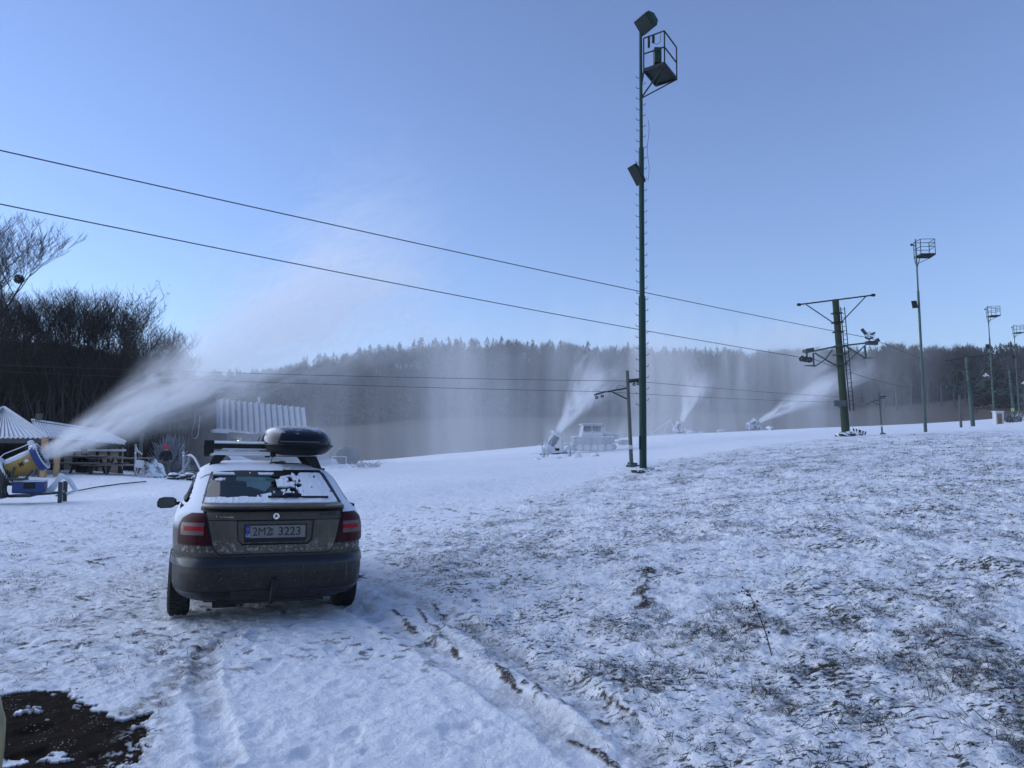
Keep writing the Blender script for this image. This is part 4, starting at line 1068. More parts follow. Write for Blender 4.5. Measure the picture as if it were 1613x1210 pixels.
def light_pole(loc, H, label, detailed, m, rot=(0, 0, 0), corners=None):
    p = thing('floodlight_pole', label, 'light pole', loc, rot, 'floodlight poles up the slope')
    secs = [(0, .105), (H * .385, .102), (H * .385 + .05, .078), (H * .725, .078), (H * .725 + .05, .054), (H, .045)]
    for i, nm in ((0, 'lower_mast'), (2, 'middle_mast'), (4, 'upper_mast')):
        mb = MB(); mb.cyl((0, 0, secs[i][0] - (.3 if i == 0 else .1)), (0, 0, secs[i + 1][0] + (.0 if i == 4 else .03)), secs[i][1], secs[i + 1][1], 20); mb.obj(nm, m, p, smooth=True)
    return p
P1 = ground(1013, 22.0)
top1 = zof(112, 22.0) - P1.z          # floor of the cage above the ground
H1 = zof(52, 22.0) - P1.z
lean = math.atan2((xof(1021.5, 1) - xof(1015.5, 1)) * 24, H1)
pole = light_pole(P1, H1, 'tall dark green steel pole with lamp and empty work cage, nearest of its row', True, M['pole_green'], (0, lean, 0))
rungs = {}; z = 1.9
while z < top1 - .2:
    r_ = .103 if z < H1 * .385 else (.078 if z < H1 * .725 else .052)
    for sd, dz_ in ((-1, 0), (1, .14)):
        if (sd, r_) not in rungs: rm_ = MB(); jrung(rm_, r_, 0, sd, .10 if sd < 0 else .075); rungs[(sd, r_)] = ro = rm_.obj('rung', M['dark_steel'], pole)
        else: ro = rungs[(sd, r_)].copy(); C.objects.link(ro); ro.parent = pole
        ro.location = (0, 0, z + dz_)
    z += .325
PINV = Matrix.LocRotScale(pole.location, pole.rotation_euler, None).inverted()
zf = P1.z + top1
cor = [PINV @ atz(x, y, zf) for x, y in ((1013.6, 110), (1047, 99), (1066.5, 123.5), (1033, 134))]
ctr = sum(cor, Vector()) / 4; cor = [ctr + (v - ctr) * .98 for v in cor]
cage(None, pole, None, *cor, .98, M['dark_steel'], None)
floodlight(pole, PINV @ at(1014, 39, 21.9), (-.62, -.30, -.55), (.30, .24, .42), M['pole_green'])
mb = MB(); mb.box(PINV @ at(1022, 66, 22), (.06, .08, .35)); mb.box(PINV @ at(1029, 62, 22.05), (.07, .1, .2)); mb.tube([PINV @ at(x, y, 22) for x, y in ((1029, 68), (1035, 70), (1040, 66), (1040.5, 54))], .008, 5); mb.obj('lamp_bracket', M['dark_steel'], pole)
mb = MB(); mb.box(PINV @ at(1035.5, 90, 21.9), (.20, .26, .43)); mb.box(PINV @ at(1035.5, 90, 21.9) + Vector((0, 0, .225)), (.22, .28, .02)); mb.obj('ballast_box', M['pole_green'], pole)
floodlight(pole, PINV @ at(1001.5, 276, 21.9), (-.75, -.35, -.55), (.20, .30, .17), M['dark_steel'], 'side_lamp')
mb = MB(); mb.bar(PINV @ at(1005, 281, 22), PINV @ at(1013, 288, 22), .03); mb.tube([PINV @ at(1021, y, 21.9) + Vector((.03 * math.sin(y * .1), 0, 0)) for y in range(190, 290, 12)], .006, 5); mb.obj('lamp_arm', M['dark_steel'], pole)
mb = MB(); mb.box(PINV @ at(1007.5, 697, 21.95), (.03, .08, .38)); mb.obj('cable_conduit', M['dark_steel'], pole)
def footing(c, r, seed, label, lean_=0):
    rr = random.Random(seed); t = thing('rubble_footing', label, 'stones', c)
    for i in range(9):
        a = rr.uniform(0, 2 * PI); d = r * rr.uniform(.45, 1); mb = MB(); s_ = r * rr.uniform(.22, .42)
        mb.ball((d * math.cos(a), d * math.sin(a), s_ * .25), s_, 8, (1.2, 1, .6), .22, rr); mb.obj('stone', M['iron_snow'], t)
footing(P1 + Vector((.06, -.05, 0)), .33, 1, 'snowy clods and stones heaped round the foot of the tall near pole')

M2 = M['pole_green_light']
P2 = ground(1458, 51); H2 = zof(377, 51) - P2.z
pole2 = light_pole(P2, H2, 'green light pole with small work cage, second of the row, between the two timber towers', True, M2, (0, R(-.35), 0))
A, B, Cc, Dd = (.05, -.5, H2 - 1.15), (1.0, -.55, H2 - 1.15), (1.15, .45, H2 - 1.15), (.1, .45, H2 - 1.15)
cage(None, pole2, None, Cc, Dd, A, B, 1.02, M['dark_steel'], None)
rl = MB()
for v in ((1.0, -.55), (1.15, .45)): rl.bar((v[0], v[1], H2 - 1.15), (v[0], v[1], H2 - .12), .03)
for k in (1, .5, .75): rl.bar((1.0, -.55, H2 - 1.15 + 1.02 * k), (1.15, .45, H2 - 1.15 + 1.02 * k), .03); rl.bar((.05, -.5, H2 - 1.15 + 1.02 * k), (1.0, -.55, H2 - 1.15 + 1.02 * k), .03)
rl.obj('railing', M['dark_steel'], pole2)
floodlight(pole2, (-.35, -.1, H2 * .655), (-.5, -.6, -.5), (.16, .26, .2), M['dark_steel'], 'side_lamp')
mb = MB(); mb.bar((-.3, -.1, H2 * .65), (0, 0, H2 * .645), .04); mb.bar((0, 0, H2 - .45), (-.25, 0, H2 - .42), .04); mb.ball((-.28, 0, H2 - .38), .09, 8); mb.obj('lamp_arm', M['dark_steel'], pole2)
for px, D, lab, sc_ in ((1567, 83, 'green light pole with work cage, third of the row, behind the pale box cabinet', 1.0), (1606, 106, 'farthest green light pole at the right edge, rising out of the twiggy heap', 1.0)):
    dup(pole2, ground(px, D), label=lab, scale=sc_)

# lift tower near: parts placed about its foot
TB = ground(1333, 36.0)
def lt(px, py, dD=0): return at(px, py, 36 + dD) - TB
tower = thing('lift_tower', 'weathered green timber lift tower with snowy wheel arms and ladder, nearest and biggest', 'lift tower', TB, (0, 0, 0), 'ski lift towers')
top = lt(1316, 472); bot = Vector((0, 0, -.3))
def ax(py): t = (py - 472) / (688 - 472); return top + (Vector((0, 0, 0)) - top) * t
mb = MB(); mb.tube([bot, ax(600), top], [.19, .165, .15], 18); mb.obj('timber_mast', M['tower_wood'], tower, smooth=True)
mb = MB(); mb.bar(lt(1258, 480), lt(1376, 465), .06, .06)
for x, y in ((1258, 480), (1375, 465)): mb.cyl(lt(x - 2, y), lt(x + 3, y), .07, seg=8)
mb.bar(lt(1270, 480), lt(1313, 509, -.15), .04); mb.bar(lt(1364, 467), lt(1325, 508, -.15), .04); mb.box(ax(509), (.42, .42, .06)); mb.box(ax(494), (.40, .40, .05)); mb.box(ax(524), (.40, .40, .05))
mb.obj('top_crossbar', M['dark_steel'], tower)
mb = MB()
for dy in (-.22, .22):
    mb.bar(lt(1268, 556, dy), lt(1316, 546, dy), .07); mb.bar(lt(1316, 546, dy), lt(1368, 540, dy), .07)
    mb.bar(lt(1283, 556, dy), lt(1318, 577, dy), .055); mb.bar(lt(1311, 551, dy), lt(1300, 566, dy), .055); mb.bar(lt(1300, 566, dy), lt(1284, 577, dy), .055); mb.bar(lt(1284, 577, dy), lt(1273, 576, dy), .055); mb.bar(lt(1281, 556, dy), lt(1282, 576, dy), .06)
    mb.bar(lt(1332, 545, dy), lt(1364, 565, dy), .05); mb.bar(lt(1363, 544, dy), lt(1329, 574, dy), .055); mb.bar(lt(1362, 544, dy), lt(1364, 565, dy), .07)
mb.bar(lt(1360, 565), lt(1373, 564), .3, .03); mb.bar(lt(1268, 576), lt(1284, 576), .3, .03)
for py in (547, 560, 575): mb.box(ax(py), (.50, .54, .07))
mb.obj('wheel_arm', M['arm_green'], tower)
mb = MB()
mb.bar(lt(1267, 553), lt(1279, 551), .5, .14)
for i, x in enumerate((1263, 1269, 1275)):
    c = lt(x, 566 + (i - 1)); mb.lathe([(.04, -.04), (.14, -.045), (.12, 0), (.14, .045), (.04, .04)], 16, Matrix.Translation(c) @ Euler((0, 0, PI / 2 + .2)).to_matrix().to_4x4())
mb.bar(lt(1262, 567), lt(1282, 564), .06); mb.bar(lt(1271, 556), lt(1271, 566), .06); mb.obj('pulley_battery', M['iron_snow'], tower)
mb = MB()
mb.bar(lt(1365, 540), lt(1381, 541), .35, .16); mb.bar(lt(1357, 518), lt(1371, 535), .10, .12); mb.bar(lt(1370, 528), lt(1378, 524), .09, .09); mb.bar(lt(1376, 540), lt(1384, 535), .16, .16)
for c, r_, ry in ((lt(1371, 528), .20, .7), (lt(1366, 531, -.2), .13, .7), (lt(1381, 536), .09, .3)):
    mb.lathe([(r_ * .3, -.05), (r_, -.05), (r_ * .85, 0), (r_, .05), (r_ * .3, .05)], 18, Matrix.Translation(c) @ Euler((0, ry, PI / 2 + .35)).to_matrix().to_4x4())
mb.obj('pulley_battery', M['iron_snow'], tower)
mb = MB(); l0, l1 = lt(1324, 484, -.28), lt(1339, 648, -.28); off = Vector((.16, -.1, 0))
mb.bar(l0, l1, .035); mb.bar(l0 + off * .9, l1 + off * .9, .03)
for i in range(24): p = l0 + (l1 - l0) * (i + .5) / 24; mb.bar(p, p + off * .9, .02)
mb.obj('ladder', M['dark_steel'], tower)
mb = MB(); mb.box(lt(1323, 635.5, -.32), (.56, .16, .27), (0, R(-1), 0)); mb.box(lt(1323, 640, -.4), (.1, .1, .16)); mb.obj('control_box', M['box_grey'], tower)
footing(TB + Vector((-.15, -.25, 0)), .62, 2, 'snow crusted stones and timber stubs round the foot of the near lift tower')
mb = MB()
for i in range(6): mb.box((.35 + .09 * i, -.1 - .05 * (i % 3), .12), (.05, .05, .5 - .06 * i), (0, .1 * i - .2, 0))
mb.obj('wood_stubs', M['bark_frost'], tower)
def tower_copy(px, D, lab, s_=1.0, rz=0):
    return dup(tower, ground(px, D), (0, 0, rz), lab, s_, skip=('wood_stubs', 'control_box'))
t2 = tower_copy(1533, 72, 'greener lift tower with bare arms, second up the slope, left of the pale cabinet', 1.0, R(-18))
t3 = tower_copy(1598, 99, 'small far lift tower near the right edge, just left of the farthest light pole', 1.0, R(-18))

for t_ in (t2, t3):
    for ch in t_.children:
        if ch.name.startswith('timber_mast'): ch.material_slots[0].link = 'OBJECT'; ch.material_slots[0].material = M['pole_green_light']
# low timber masts of the small rope lift
def small_mast(px, D, H, lab, pxtop, simple=False):
    b = ground(px, D)
    t = thing('rope_lift_mast', lab, 'mast', b, (0, 0, 0), 'small rope lift masts')
    tp = at(pxtop[0], pxtop[1], D) - b; s_ = D / 27.0
    mb = MB(); mb.tube([(0, 0, -.2), tp * .5, tp], [.072, .062, .056], 14); mb.obj('timber_post', M['grey_wood'], t, smooth=True)
    def q(fx, fz, dy=0): return tp * (1 - fz / tp.z) + Vector((fx, dy, 0))
    mb = MB(); mb.bar(q(-.75, .75), q(-.06, .62), .05); mb.bar(q(-.55, .76), q(-.06, 1.0), .04); mb.bar(q(.05, .40), q(.55, .34), .07); mb.obj('side_arm', M['dark_steel'], t)
    mb = MB(); mb.bar(q(-1.20, .86), q(-.78, .74), .10, .06); mb.bar(q(.05, .33), q(.56, .28), .12, .05)
    for p in (q(-1.12, .95), q(-.92, .9), q(.22, .48), q(.36, .46)): mb.lathe([(.02, -.03), (.06, -.03), (.05, 0), (.06, .03), (.02, .03)], 12, Matrix.Translation(p) @ Euler((0, 0, PI / 2)).to_matrix().to_4x4())
    mb.obj('rope_guide', M['iron_snow'], t)
    mb = MB(); mb.tube([q(-.45, .68, .02), q(-.3, .52), q(-.1, .56)], .008, 5); mb.obj('loose_cable', M['wire'], t)
    mb = MB(); mb.box(tp * .205 + Vector((-.03, -.1, 0)), (.13, .1, .14)); mb.obj('white_junction_box', M['white_box'], t)
    mb = MB(); mb.box((0.02, -.02, .08), (.26, .26, .16), (0, .1, .3)); mb.box((.05, -.05, .04), (.4, .3, .08), (0, 0, .5)); mb.obj('stone_collar', M['iron_snow'], t)
    return t
sm1 = small_mast(995, 27, 3.4, 'leaning grey timber mast with two short snowy arms beside the tall near pole', (988, 584))
sm2 = dup(sm1, ground(1390, 60), (0, R(-1), R(4)), 'small distant T shaped mast in the snow between near lift tower and second light pole', .98)
po = thing('fence_post', 'lone grey timber post standing before the meadow left of the second lift tower', 'post', ground(1514, 66))
b = ground(1514, 66); mb = MB(); mb.tube([(0, 0, -.2), at(1511, 622, 66) - b], [.11, .09], 10); mb.obj('post_shaft', M['grey_wood'], po); mb = MB(); mb.bar(at(1509, 604, 66) - b, at(1511, 625, 66) - b, .03); mb.bar(at(1503, 606, 66) - b, at(1511, 606, 66) - b, .05); mb.bar(at(1509, 594, 66) - b, at(1509, 606, 66) - b, .04); mb.obj('bracket', M['dark_steel'], po)

# ropes, sagging between their supports
def rope(pts, r, lab, sag=0.0):
    P = []; ps = [Vector(p) for p in pts]
    for i in range(len(ps) - 1):
        n = 24
        for k in range(n + (i == len(ps) - 2)):
            t = k / n; p = ps[i].lerp(ps[i + 1], t); p.z -= sag * 4 * t * (1 - t); P.append(p)
    mb = MB(); mb.tube(P, r, 6); o = mb.obj('lift_rope', M['wire'], smooth=True); tag(o, lab, 'cable', 'steel ropes of the ski lifts')
far2 = t2.location; far3 = t3.location
def topt(t, px, py): 
    q = Matrix.LocRotScale(t.location, t.rotation_euler, t.scale) @ lt(px, py); return q
rope([at(-260, 178, 13), at(1372, 533, 36)], .013, 'upper high steel rope, sloping down to the right wheels of the near lift tower', .12)
rope([at(-260, 268, 13.5), at(1262, 563, 36)], .013, 'lower of two high steel ropes, running to the left wheels of the near tower', .15)
rope([at(1372, 533, 36), topt(t2, 1371, 533), topt(t3, 1371, 533)], .013, 'steel rope climbing from the near tower right wheels to the second tower', .25)
rope([at(1280, 565, 36), topt(t2, 1270, 566), topt(t3, 1270, 566)], .013, 'steel rope climbing from the near tower left wheels up the slope', .6)
a1, a2 = sm1.location, sm2.location
rope([at(-200, 567, 24), at(1000, 600.5, 27), at(1392, 628, 60)], .008, 'upper of the two low ropes through the leaning mast', .10)
rope([at(-200, 575, 24), at(948, 617, 27), at(1370, 634, 60)], .008, 'lower of the two low ropes passing the left arm of the leaning mast', .10)

# pale cabinet at the third pole, heap of brush, weed
cb = thing('meter_cabinet', 'pale upright cabinet with brown door at the foot of the third light pole', 'cabinet', ground(1573, 82), (0, 0, R(8)))
MB().box((0, 0, .65), (.95, .5, 1.5)).obj('housing', M['white_box'], cb, bevel=.02); MB().box((-.05, -.262, .62), (.55, .03, 1.15)).obj('door', M['wood_plank'], cb); MB().box((0, 0, 1.43), (1.1, .65, .06)).obj('roof_plate', M['caked'], cb)
sg_ = thing('warning_sign', 'small yellow square sign fixed at the foot of the small far lift tower', 'sign', ground(1596, 97) )
MB().box((0, 0, 1.35), (.42, .03, .42)).obj('sign_board', mat('sign_yellow', (.45, .42, .18), .6), sg_); MB().cyl((0, .05, -.1), (0, .05, 1.5), .03).obj('post', M['dark_steel'], sg_)
def twigs(mb, n, rx, ry, h, rr, r0=.01, spread=.5):
    for i in range(n):
        a = rr.uniform(0, 2 * PI); d = math.sqrt(rr.random()); p = Vector((rx * d * math.cos(a), ry * d * math.sin(a), rr.uniform(0, h * .2)))
        q = p + Vector((rr.gauss(0, spread), rr.gauss(0, spread), rr.uniform(.3, 1) * h * (1 - .5 * d))); mid = (p + q) / 2 + Vector((rr.gauss(0, .05), rr.gauss(0, .05), .05)) * h
        mb.tube([p, mid, q], [r0, r0 * .7, r0 * .3], 3, cap=False)
rr = random.Random(5); mb = MB(); twigs(mb, 260, .9, .6, 1.25, rr, .035, .4)
o = mb.obj('brush_heap', M['iron_snow']); o.location = ground(1597, 88); tag(o, 'dark twiggy heap flecked with snow at the right edge below the far poles', 'brush heap')
# dead weed in the foreground
wd = thing('dead_weed', 'single dark dried weed stalk bending out of the trampled grass, right foreground', 'weed', (0, 0, 0))
g0 = gpix(1218, 1050); gz0 = surf_z(*g0); wd.location = (*g0, gz0)
tip = at(1178, 930, g0[1] + .5) - wd.location; mb = MB(); P = [Vector((0, 0, -.02)), tip * .35 + Vector((.02, 0, -.02)), tip * .7 + Vector((.015, 0, 0)), tip]; mb.tube(P, [.005, .004, .003, .002], 5); st_ = mb.obj('stalk', M['leafdead'], wd)
mb = MB(); rr = random.Random(3)
for i in range(26):
    t = rr.uniform(.3, 1); p = P[0].lerp(P[3], t); q = p + Vector((rr.gauss(0, .035), rr.gauss(0, .03), rr.gauss(.01, .02))); mb.tube([p, q], [.002, .001], 3); mb.ball(q, rr.uniform(.004, .010), 5)
mb.obj('seed_heads', M['leafdead'], wd)
# ================================================================== SNOW GUNS
def gun(name_label, loc, rz, elev, mats, s_=1.0, group='snow guns along the slope'):
    """barrel axis in local XZ plane, towards +X"""
    body, ring_, frame, snowm = mats
    t = thing('snow_gun', name_label, 'snow cannon', loc, (0, 0, rz), group); t.scale = (s_,) * 3
    ce, se = math.cos(elev), math.sin(elev); piv = Vector((-.28, 0, 1.28))
    T = Matrix.Translation(piv) @ Matrix.Rotation(-elev, 4, 'Y')
    mb = MB(); mb.lathe([(.30, -.34), (.33, -.3), (.33, .5), (.36, .62), (.34, .62), (.30, .5), (.29, -.34)], 32, T); brl = mb.obj('barrel', body, t, smooth=True)
    mb = MB(); mb.lathe([(.40, .55), (.485, .57), (.495, .66), (.485, .76), (.46, .78), (.40, .77), (.385, .66)], 36, T, close=True); rg = mb.obj('nozzle_ring', ring_, t, smooth=True)
    mb = MB(); mb.lathe([(.47, .765), (.49, .775), (.485, .80), (.455, .80)], 36, T, close=True); mb.obj('frozen_rim', snowm, rg, smooth=True)
    for k in range(24):
        mb = MB(); a = 2 * PI * k / 24; mb.cyl(T @ Vector((.76, .43 * math.cos(a), .43 * math.sin(a))), T @ Vector((.83, .43 * math.cos(a), .43 * math.sin(a))), .018, .012, 6)
        b2 = a + .1; mb.cyl(T @ Vector((.70, .36 * math.cos(b2), .36 * math.sin(b2))), T @ Vector((.78, .35 * math.cos(b2), .35 * math.sin(b2))), .016, .012, 6); mb.bar(T @ Vector((.77, .36 * math.cos(b2), .36 * math.sin(b2))), T @ Vector((.77, .43 * math.cos(a), .43 * math.sin(a))), .012)
        if s_ < .95 or k % 3 == 0: mb.obj('nozzle', M['frost_grey'], rg)
    mb = MB(); mb.lathe([(.33, -.36), (.44, -.38), (.47, -.5), (.47, -.78), (.43, -.86), (.34, -.87), (.36, -.6), (.30, -.36)], 32, T, close=True); it = mb.obj('fan_intake', M['iron_snow'] if body is M['gun_yellow'] else frame, t, smooth=True)
    mb = MB(); mb.lathe([(.455, -.40), (.485, -.40), (.485, -.34), (.455, -.34)], 32, T, close=True); mb.obj('flange', snowm, it, smooth=True)
    mb = MB(); mb.cyl(T @ Vector((-.3, 0, 0)), T @ Vector((.35, 0, 0)), .13, .08, 16)
    for k in range(8):
        a = 2 * PI * k / 8; mb.bar(T @ Vector((-.45, .06 * math.cos(a), .06 * math.sin(a))), T @ Vector((-.45, .31 * math.cos(a), .31 * math.sin(a))), .09, .02)
    mb.obj('fan', M['black'], it)
    # caked snow riding on top of barrel and rims
    rr = random.Random(int(abs(loc[0] * 10))); mb = MB(); prof = []
    for j in range(13):
        a0 = -.30 + .86 * j / 12; w0 = .24 + .03 * math.sin(j)
        for i in range(9):
            th = PI / 2 + (i - 4) / 4 * (.85 + .12 * rr.random()); r_ = .335 + (.045 if 0 < i < 8 and 0 < j < 12 else -.01) + .012 * rr.random()
            prof.append(T @ Vector((a0, r_ * math.cos(th), r_ * math.sin(th))))
    mb.add(prof, [(j * 9 + i, j * 9 + i + 1, j * 9 + i + 10, j * 9 + i + 9) for j in range(12) for i in range(8)]); mb.obj('snow_cap', snowm, brl, smooth=True)
    mb = MB(); c = T @ Vector((.66, 0, .56)); mb.ball(c, .10, 10, (1.1, .8, 1), .1, rr); mb.tube([T @ Vector((-.45, .0, .50)), T @ Vector((-.2, 0, .58)), T @ Vector((.3, 0, .56)), c], .018, 6); mb.obj('weather_sensor', snowm, rg, smooth=True)
    mb = MB(); mb.ball(T @ Vector((-.42, -.1, .47)), .12, 10, (.9, 1.4, .9), .12, rr); mb.ball(T @ Vector((-.5, -.32, .30)), .09, 8, (1, 1, 1.2), .12, rr); mb.obj('snow_lump', snowm, it, smooth=True)
    # yoke, turntable, control boxes
    mb = MB()
    for y in (-.40, .40): mb.bar((-.40, y, .86), (-.30, y, 1.28), .09, .05)
    mb.box((-.30, 0, .84), (.5, .86, .08)); mb.cyl((-.30, 0, .62), (-.30, 0, .82), .22, seg=20); mb.bar((-.05, .0, .86), T @ Vector((.35, 0, -.33)), .06); mb.obj('yoke', frame, t, smooth=False)
    mb = MB(); mb.box((.10, -.02, .56), (.95, .62, .40)); cb_ = mb.obj('compressor_box', ring_, t, bevel=.05)
    mb = MB(); mb.box((.15, -.345, .62), (.34, .03, .20)); mb.obj('hatch', M['black'], cb_, bevel=.02)
    mb = MB(); mb.box((.12, 0, .775), (.95, .58, .06)); mb.obj('snow_layer', snowm, cb_, bevel=.025)
    mb = MB(); mb.box((-.72, -.12, .50), (.22, .5, .62)); mb.obj('pump_cabinet', frame, t, bevel=.02)
    # cables
    for i in range(7):
        mb = MB(); y = -.42 + .05 * i; x0 = -.62 + .05 * (i % 4); mb.tube([(x0, y, 1.15), (x0 + .05, y - .12, .95), (x0 - .04, y - .14, .6), (x0 + .06 * (i % 3), y - .12, .28), (x0 + .3, y, .24)], .017, 5); mb.obj('hose', M['black'] if body is M['gun_yellow'] else frame, t, smooth=True)
    # chassis: beams, snowy tow bar and props
    mb = MB(); mb.bar((-1.3, -.25, .22), (1.1, -.25, .36), .07, .08); mb.bar((-1.3, .25, .22), (1.1, .25, .36), .07, .08); mb.box((0, 0, .28), (.4, .9, .10)); mb.bar((1.1, -.25, .36), (1.1, .25, .36), .08, .08); mb.obj('chassis', M['iron_snow'], t)
    mb = MB(); mb.tube([(.62, 0, .38), (.9, 0, .72), (1.02, 0, 1.02)], [.07, .08, .06], 8); mb.tube([(1.02, 0, 1.0), (1.28, .02, .78), (1.50, .04, .42), (1.22, .02, .30)], [.05, .085, .09, .06], 8); mb.tube([(.55, 0, .36), (.80, -.05, .44), (1.08, 0, .95)], [.04, .07, .05], 8); mb.obj('tow_bar', snowm, t, smooth=True)
    for (x, y) in ((1.08, -.38), (1.08, .38), (-1.05, -.38), (-1.05, .38)):
        mb = MB(); mb.box((x, y, .36), (.09, .07, .76)); mb.box((x, y, -.01), (.18, .16, .04)); mb.box((x + .06, y, .38), (.05, .09, .70)); mb.obj('prop_leg', frame, t)
    return t, T
G1L = Vector(at(41, 789, 23)); G1L.z = surf_z(G1L.x, G1L.y)
g1, T1 = gun('yellow and blue snow gun at the left edge blowing a long plume', G1L, R(19), R(27), (M['gun_yellow'], M['gun_blue'], M['iron_snow'], M['caked']), .86)
# the mark on the barrel
vs, fs = textmesh('M', .22, .002, bold=.006); mb = MB(); pts = []
for v in vs:
    th = PI + 1.05 + (v.y) / .335; ax_ = .16 + v.x * .9
    pts.append(T1 @ Vector((ax_, .338 * math.cos(PI - 1.05 + PI - (th - PI)) * 0 + -.338 * math.cos(v.y / .335 - .05), .338 * math.sin(v.y / .335 - .05))))
mb.add(pts, fs); mb.obj('barrel_mark', M['ink'], g1)
mb = MB(); mb.box(T1 @ Vector((.36, -.336, .03)), (.12, .004, .10), Matrix.Rotation(-R(27), 3, 'Y')); mb.obj('faded_sticker', M['caked'], g1)
white = (M['frost_grey'], M['caked'], M['caked'], M['caked'])
G2L = ground(876, 61); g2, T2 = gun('frosted white snow gun blowing upward in front of the snowcat', G2L, R(0), R(58), white, .98); g2.rotation_euler = (0, 0, R(-12))
g3, _ = gun('farthest frosted snow gun with a steep plume, right of the tall near pole', ground(1070, 128), R(-30), R(60), white, 1.0)
g4, _ = gun('small frosted snow gun with a slanted plume left of the near lift tower', ground(1187, 128), R(8), R(33), white, 1.0)

# ================================================================== SNOWCAT
sc_l = ground(932, 68)
cat = thing('snowcat', 'parked snow groomer buried in frost behind the white snow gun', 'snow groomer', sc_l, (0, 0, R(4)))
for y in (-.95, .95):
    mb = MB(); pr_ = []
    for i in range(28):
        t = 2 * PI * i / 28; c_, s_ = math.cos(t), math.sin(t); pr_.append((1.95 * np.sign(c_) * abs(c_) ** .55, y - .42, .42 + .36 * np.sign(s_) * abs(s_) ** .7))
    mb.prism(pr_, (0, 1, 0), .84); tr_ = mb.obj('track', M['frost_grey'], cat)
    for k in range(5): mb = MB(); mb.lathe([(.0, -.46), (.26, -.46), (.28, -.42), (.28, .42), (.0, .46)], 16, Matrix.Translation((-1.3 + .65 * k, y, .36)) @ Matrix.Rotation(PI / 2, 4, 'Z')); mb.obj('road_wheel', M['caked'], tr_, smooth=True)
    for k in range(26):
        pass
MB().box((.1, 0, 1.05), (3.6, 1.6, .62)).obj('hull', M['frost_grey'], cat, bevel=.08)
mb = MB(); mb.add([(-1.0, -.8, 1.35), (.9, -.8, 1.35), (.9, .8, 1.35), (-1.0, .8, 1.35), (-.85, -.7, 2.35), (.75, -.7, 2.35), (.75, .7, 2.35), (-.85, .7, 2.35)], [(3, 2, 1, 0), (4, 5, 6, 7), (0, 1, 5, 4), (1, 2, 6, 5), (2, 3, 7, 6), (3, 0, 4, 7)]); cab = mb.obj('cab', M['frost_grey'], cat, bevel=.05)
for a, b in (((-.85, -.815, 1.85), (.72, .02, .62)), ((.05, -.815, 1.85), (.0, .0, .0))):
    if b[0]: MB().box((-.48, -.77, 1.95), (.66, .03, .55), (R(8), 0, 0)).obj('cab_window', M['box_grey'], cab); MB().box((.32, -.77, 1.95), (.72, .03, .55), (R(8), 0, 0)).obj('cab_window', M['box_grey'], cab)
MB().box((-.05, 0, 2.42), (1.9, 1.6, .09)).obj('snow_on_cab', M['caked'], cab, bevel=.03)
MB().box((-.1, -.86, 1.52), (1.9, .1, .10)).obj('side_rail', M['caked'], cat)
MB().box((1.75, 0, 1.62), (1.5, 1.7, .08)).obj('load_bed', M['caked'], cat); MB().box((1.7, 0, 1.33), (1.3, 1.4, .45)).obj('engine_cover', M['frost_grey'], cat, bevel=.05)
mb = MB(); mb.bar((2.0, -.5, .8), (2.9, -.5, .95), .1); mb.bar((2.0, .5, .8), (2.9, .5, .95), .1); mb.box((2.95, 0, .85), (.5, 3.0, .45)); mb.obj('tiller', M['frost_grey'], cat, bevel=.05)
mb = MB(); mb.bar((-2.0, -.5, .7), (-2.7, -.5, .55), .12); mb.bar((-2.0, .5, .7), (-2.7, .5, .55), .12); mb.box((-2.8, 0, .62), (.14, 3.2, .85), (0, R(-12), 0)); mb.obj('front_blade', M['frost_grey'], cat)
mb = MB(); mb.tube([(1.0, -.6, 1.6), (1.0, -.6, 2.1), (1.15, -.6, 2.1)], .06, 8); mb.obj('exhaust_stack', M['caked'], cat)
def polething(px, D, h, lab, kind):
    b = ground(px, D); t = thing('frosted_post', lab, 'post', b)
    MB().cyl((0, 0, -.1), (0, 0, h), .035).obj('shaft', M['frost_grey'], t)
    if kind == 0:
        MB().box((.1, 0, h - .5), (.5, .08, .5)).obj('sign_panel', M['frost_grey'], t); MB().box((.42, 0, h - .4), (.1, .12, .9)).obj('hydrant_tube', M['caked'], t)
    else:
        mb = MB(); mb.bar((-.5, 0, h * .45), (.2, 0, h * .62), .05); mb.bar((-1.0, 0, .15), (.1, 0, .3), .06); mb.obj('pipe_arms', M['caked'], t)
polething(862, 63, 1.45, 'short frosted post with small panel behind the white snow gun', 0)
polething(854, 66, 2.0, 'thin frosted post with slanting pipe arms left of the white snow gun', 1)
def lumps(name, lab, c, n, R_, s_, seed, flat=.6, m='snow', cat_='snow lump'):
    rr = random.Random(seed)
    for i in range(n):
        x = c[0] + rr.gauss(0, R_); y = c[1] + rr.gauss(0, R_ * .6); mb = MB(); q = s_ * rr.uniform(.5, 1.2)
        mb.ball((0, 0, q * .25), q, 8, (1.2, 1, flat), .2, rr); o = mb.obj(name, M[m], smooth=True); o.location = (x, y, gz(x, y)); tag(o, lab, cat_, lab)
lumps('snow_chunk', 'white snow chunk lying on the smooth piste below the white snow gun', ground(880, 56), 6, 1.4, .24, 4)
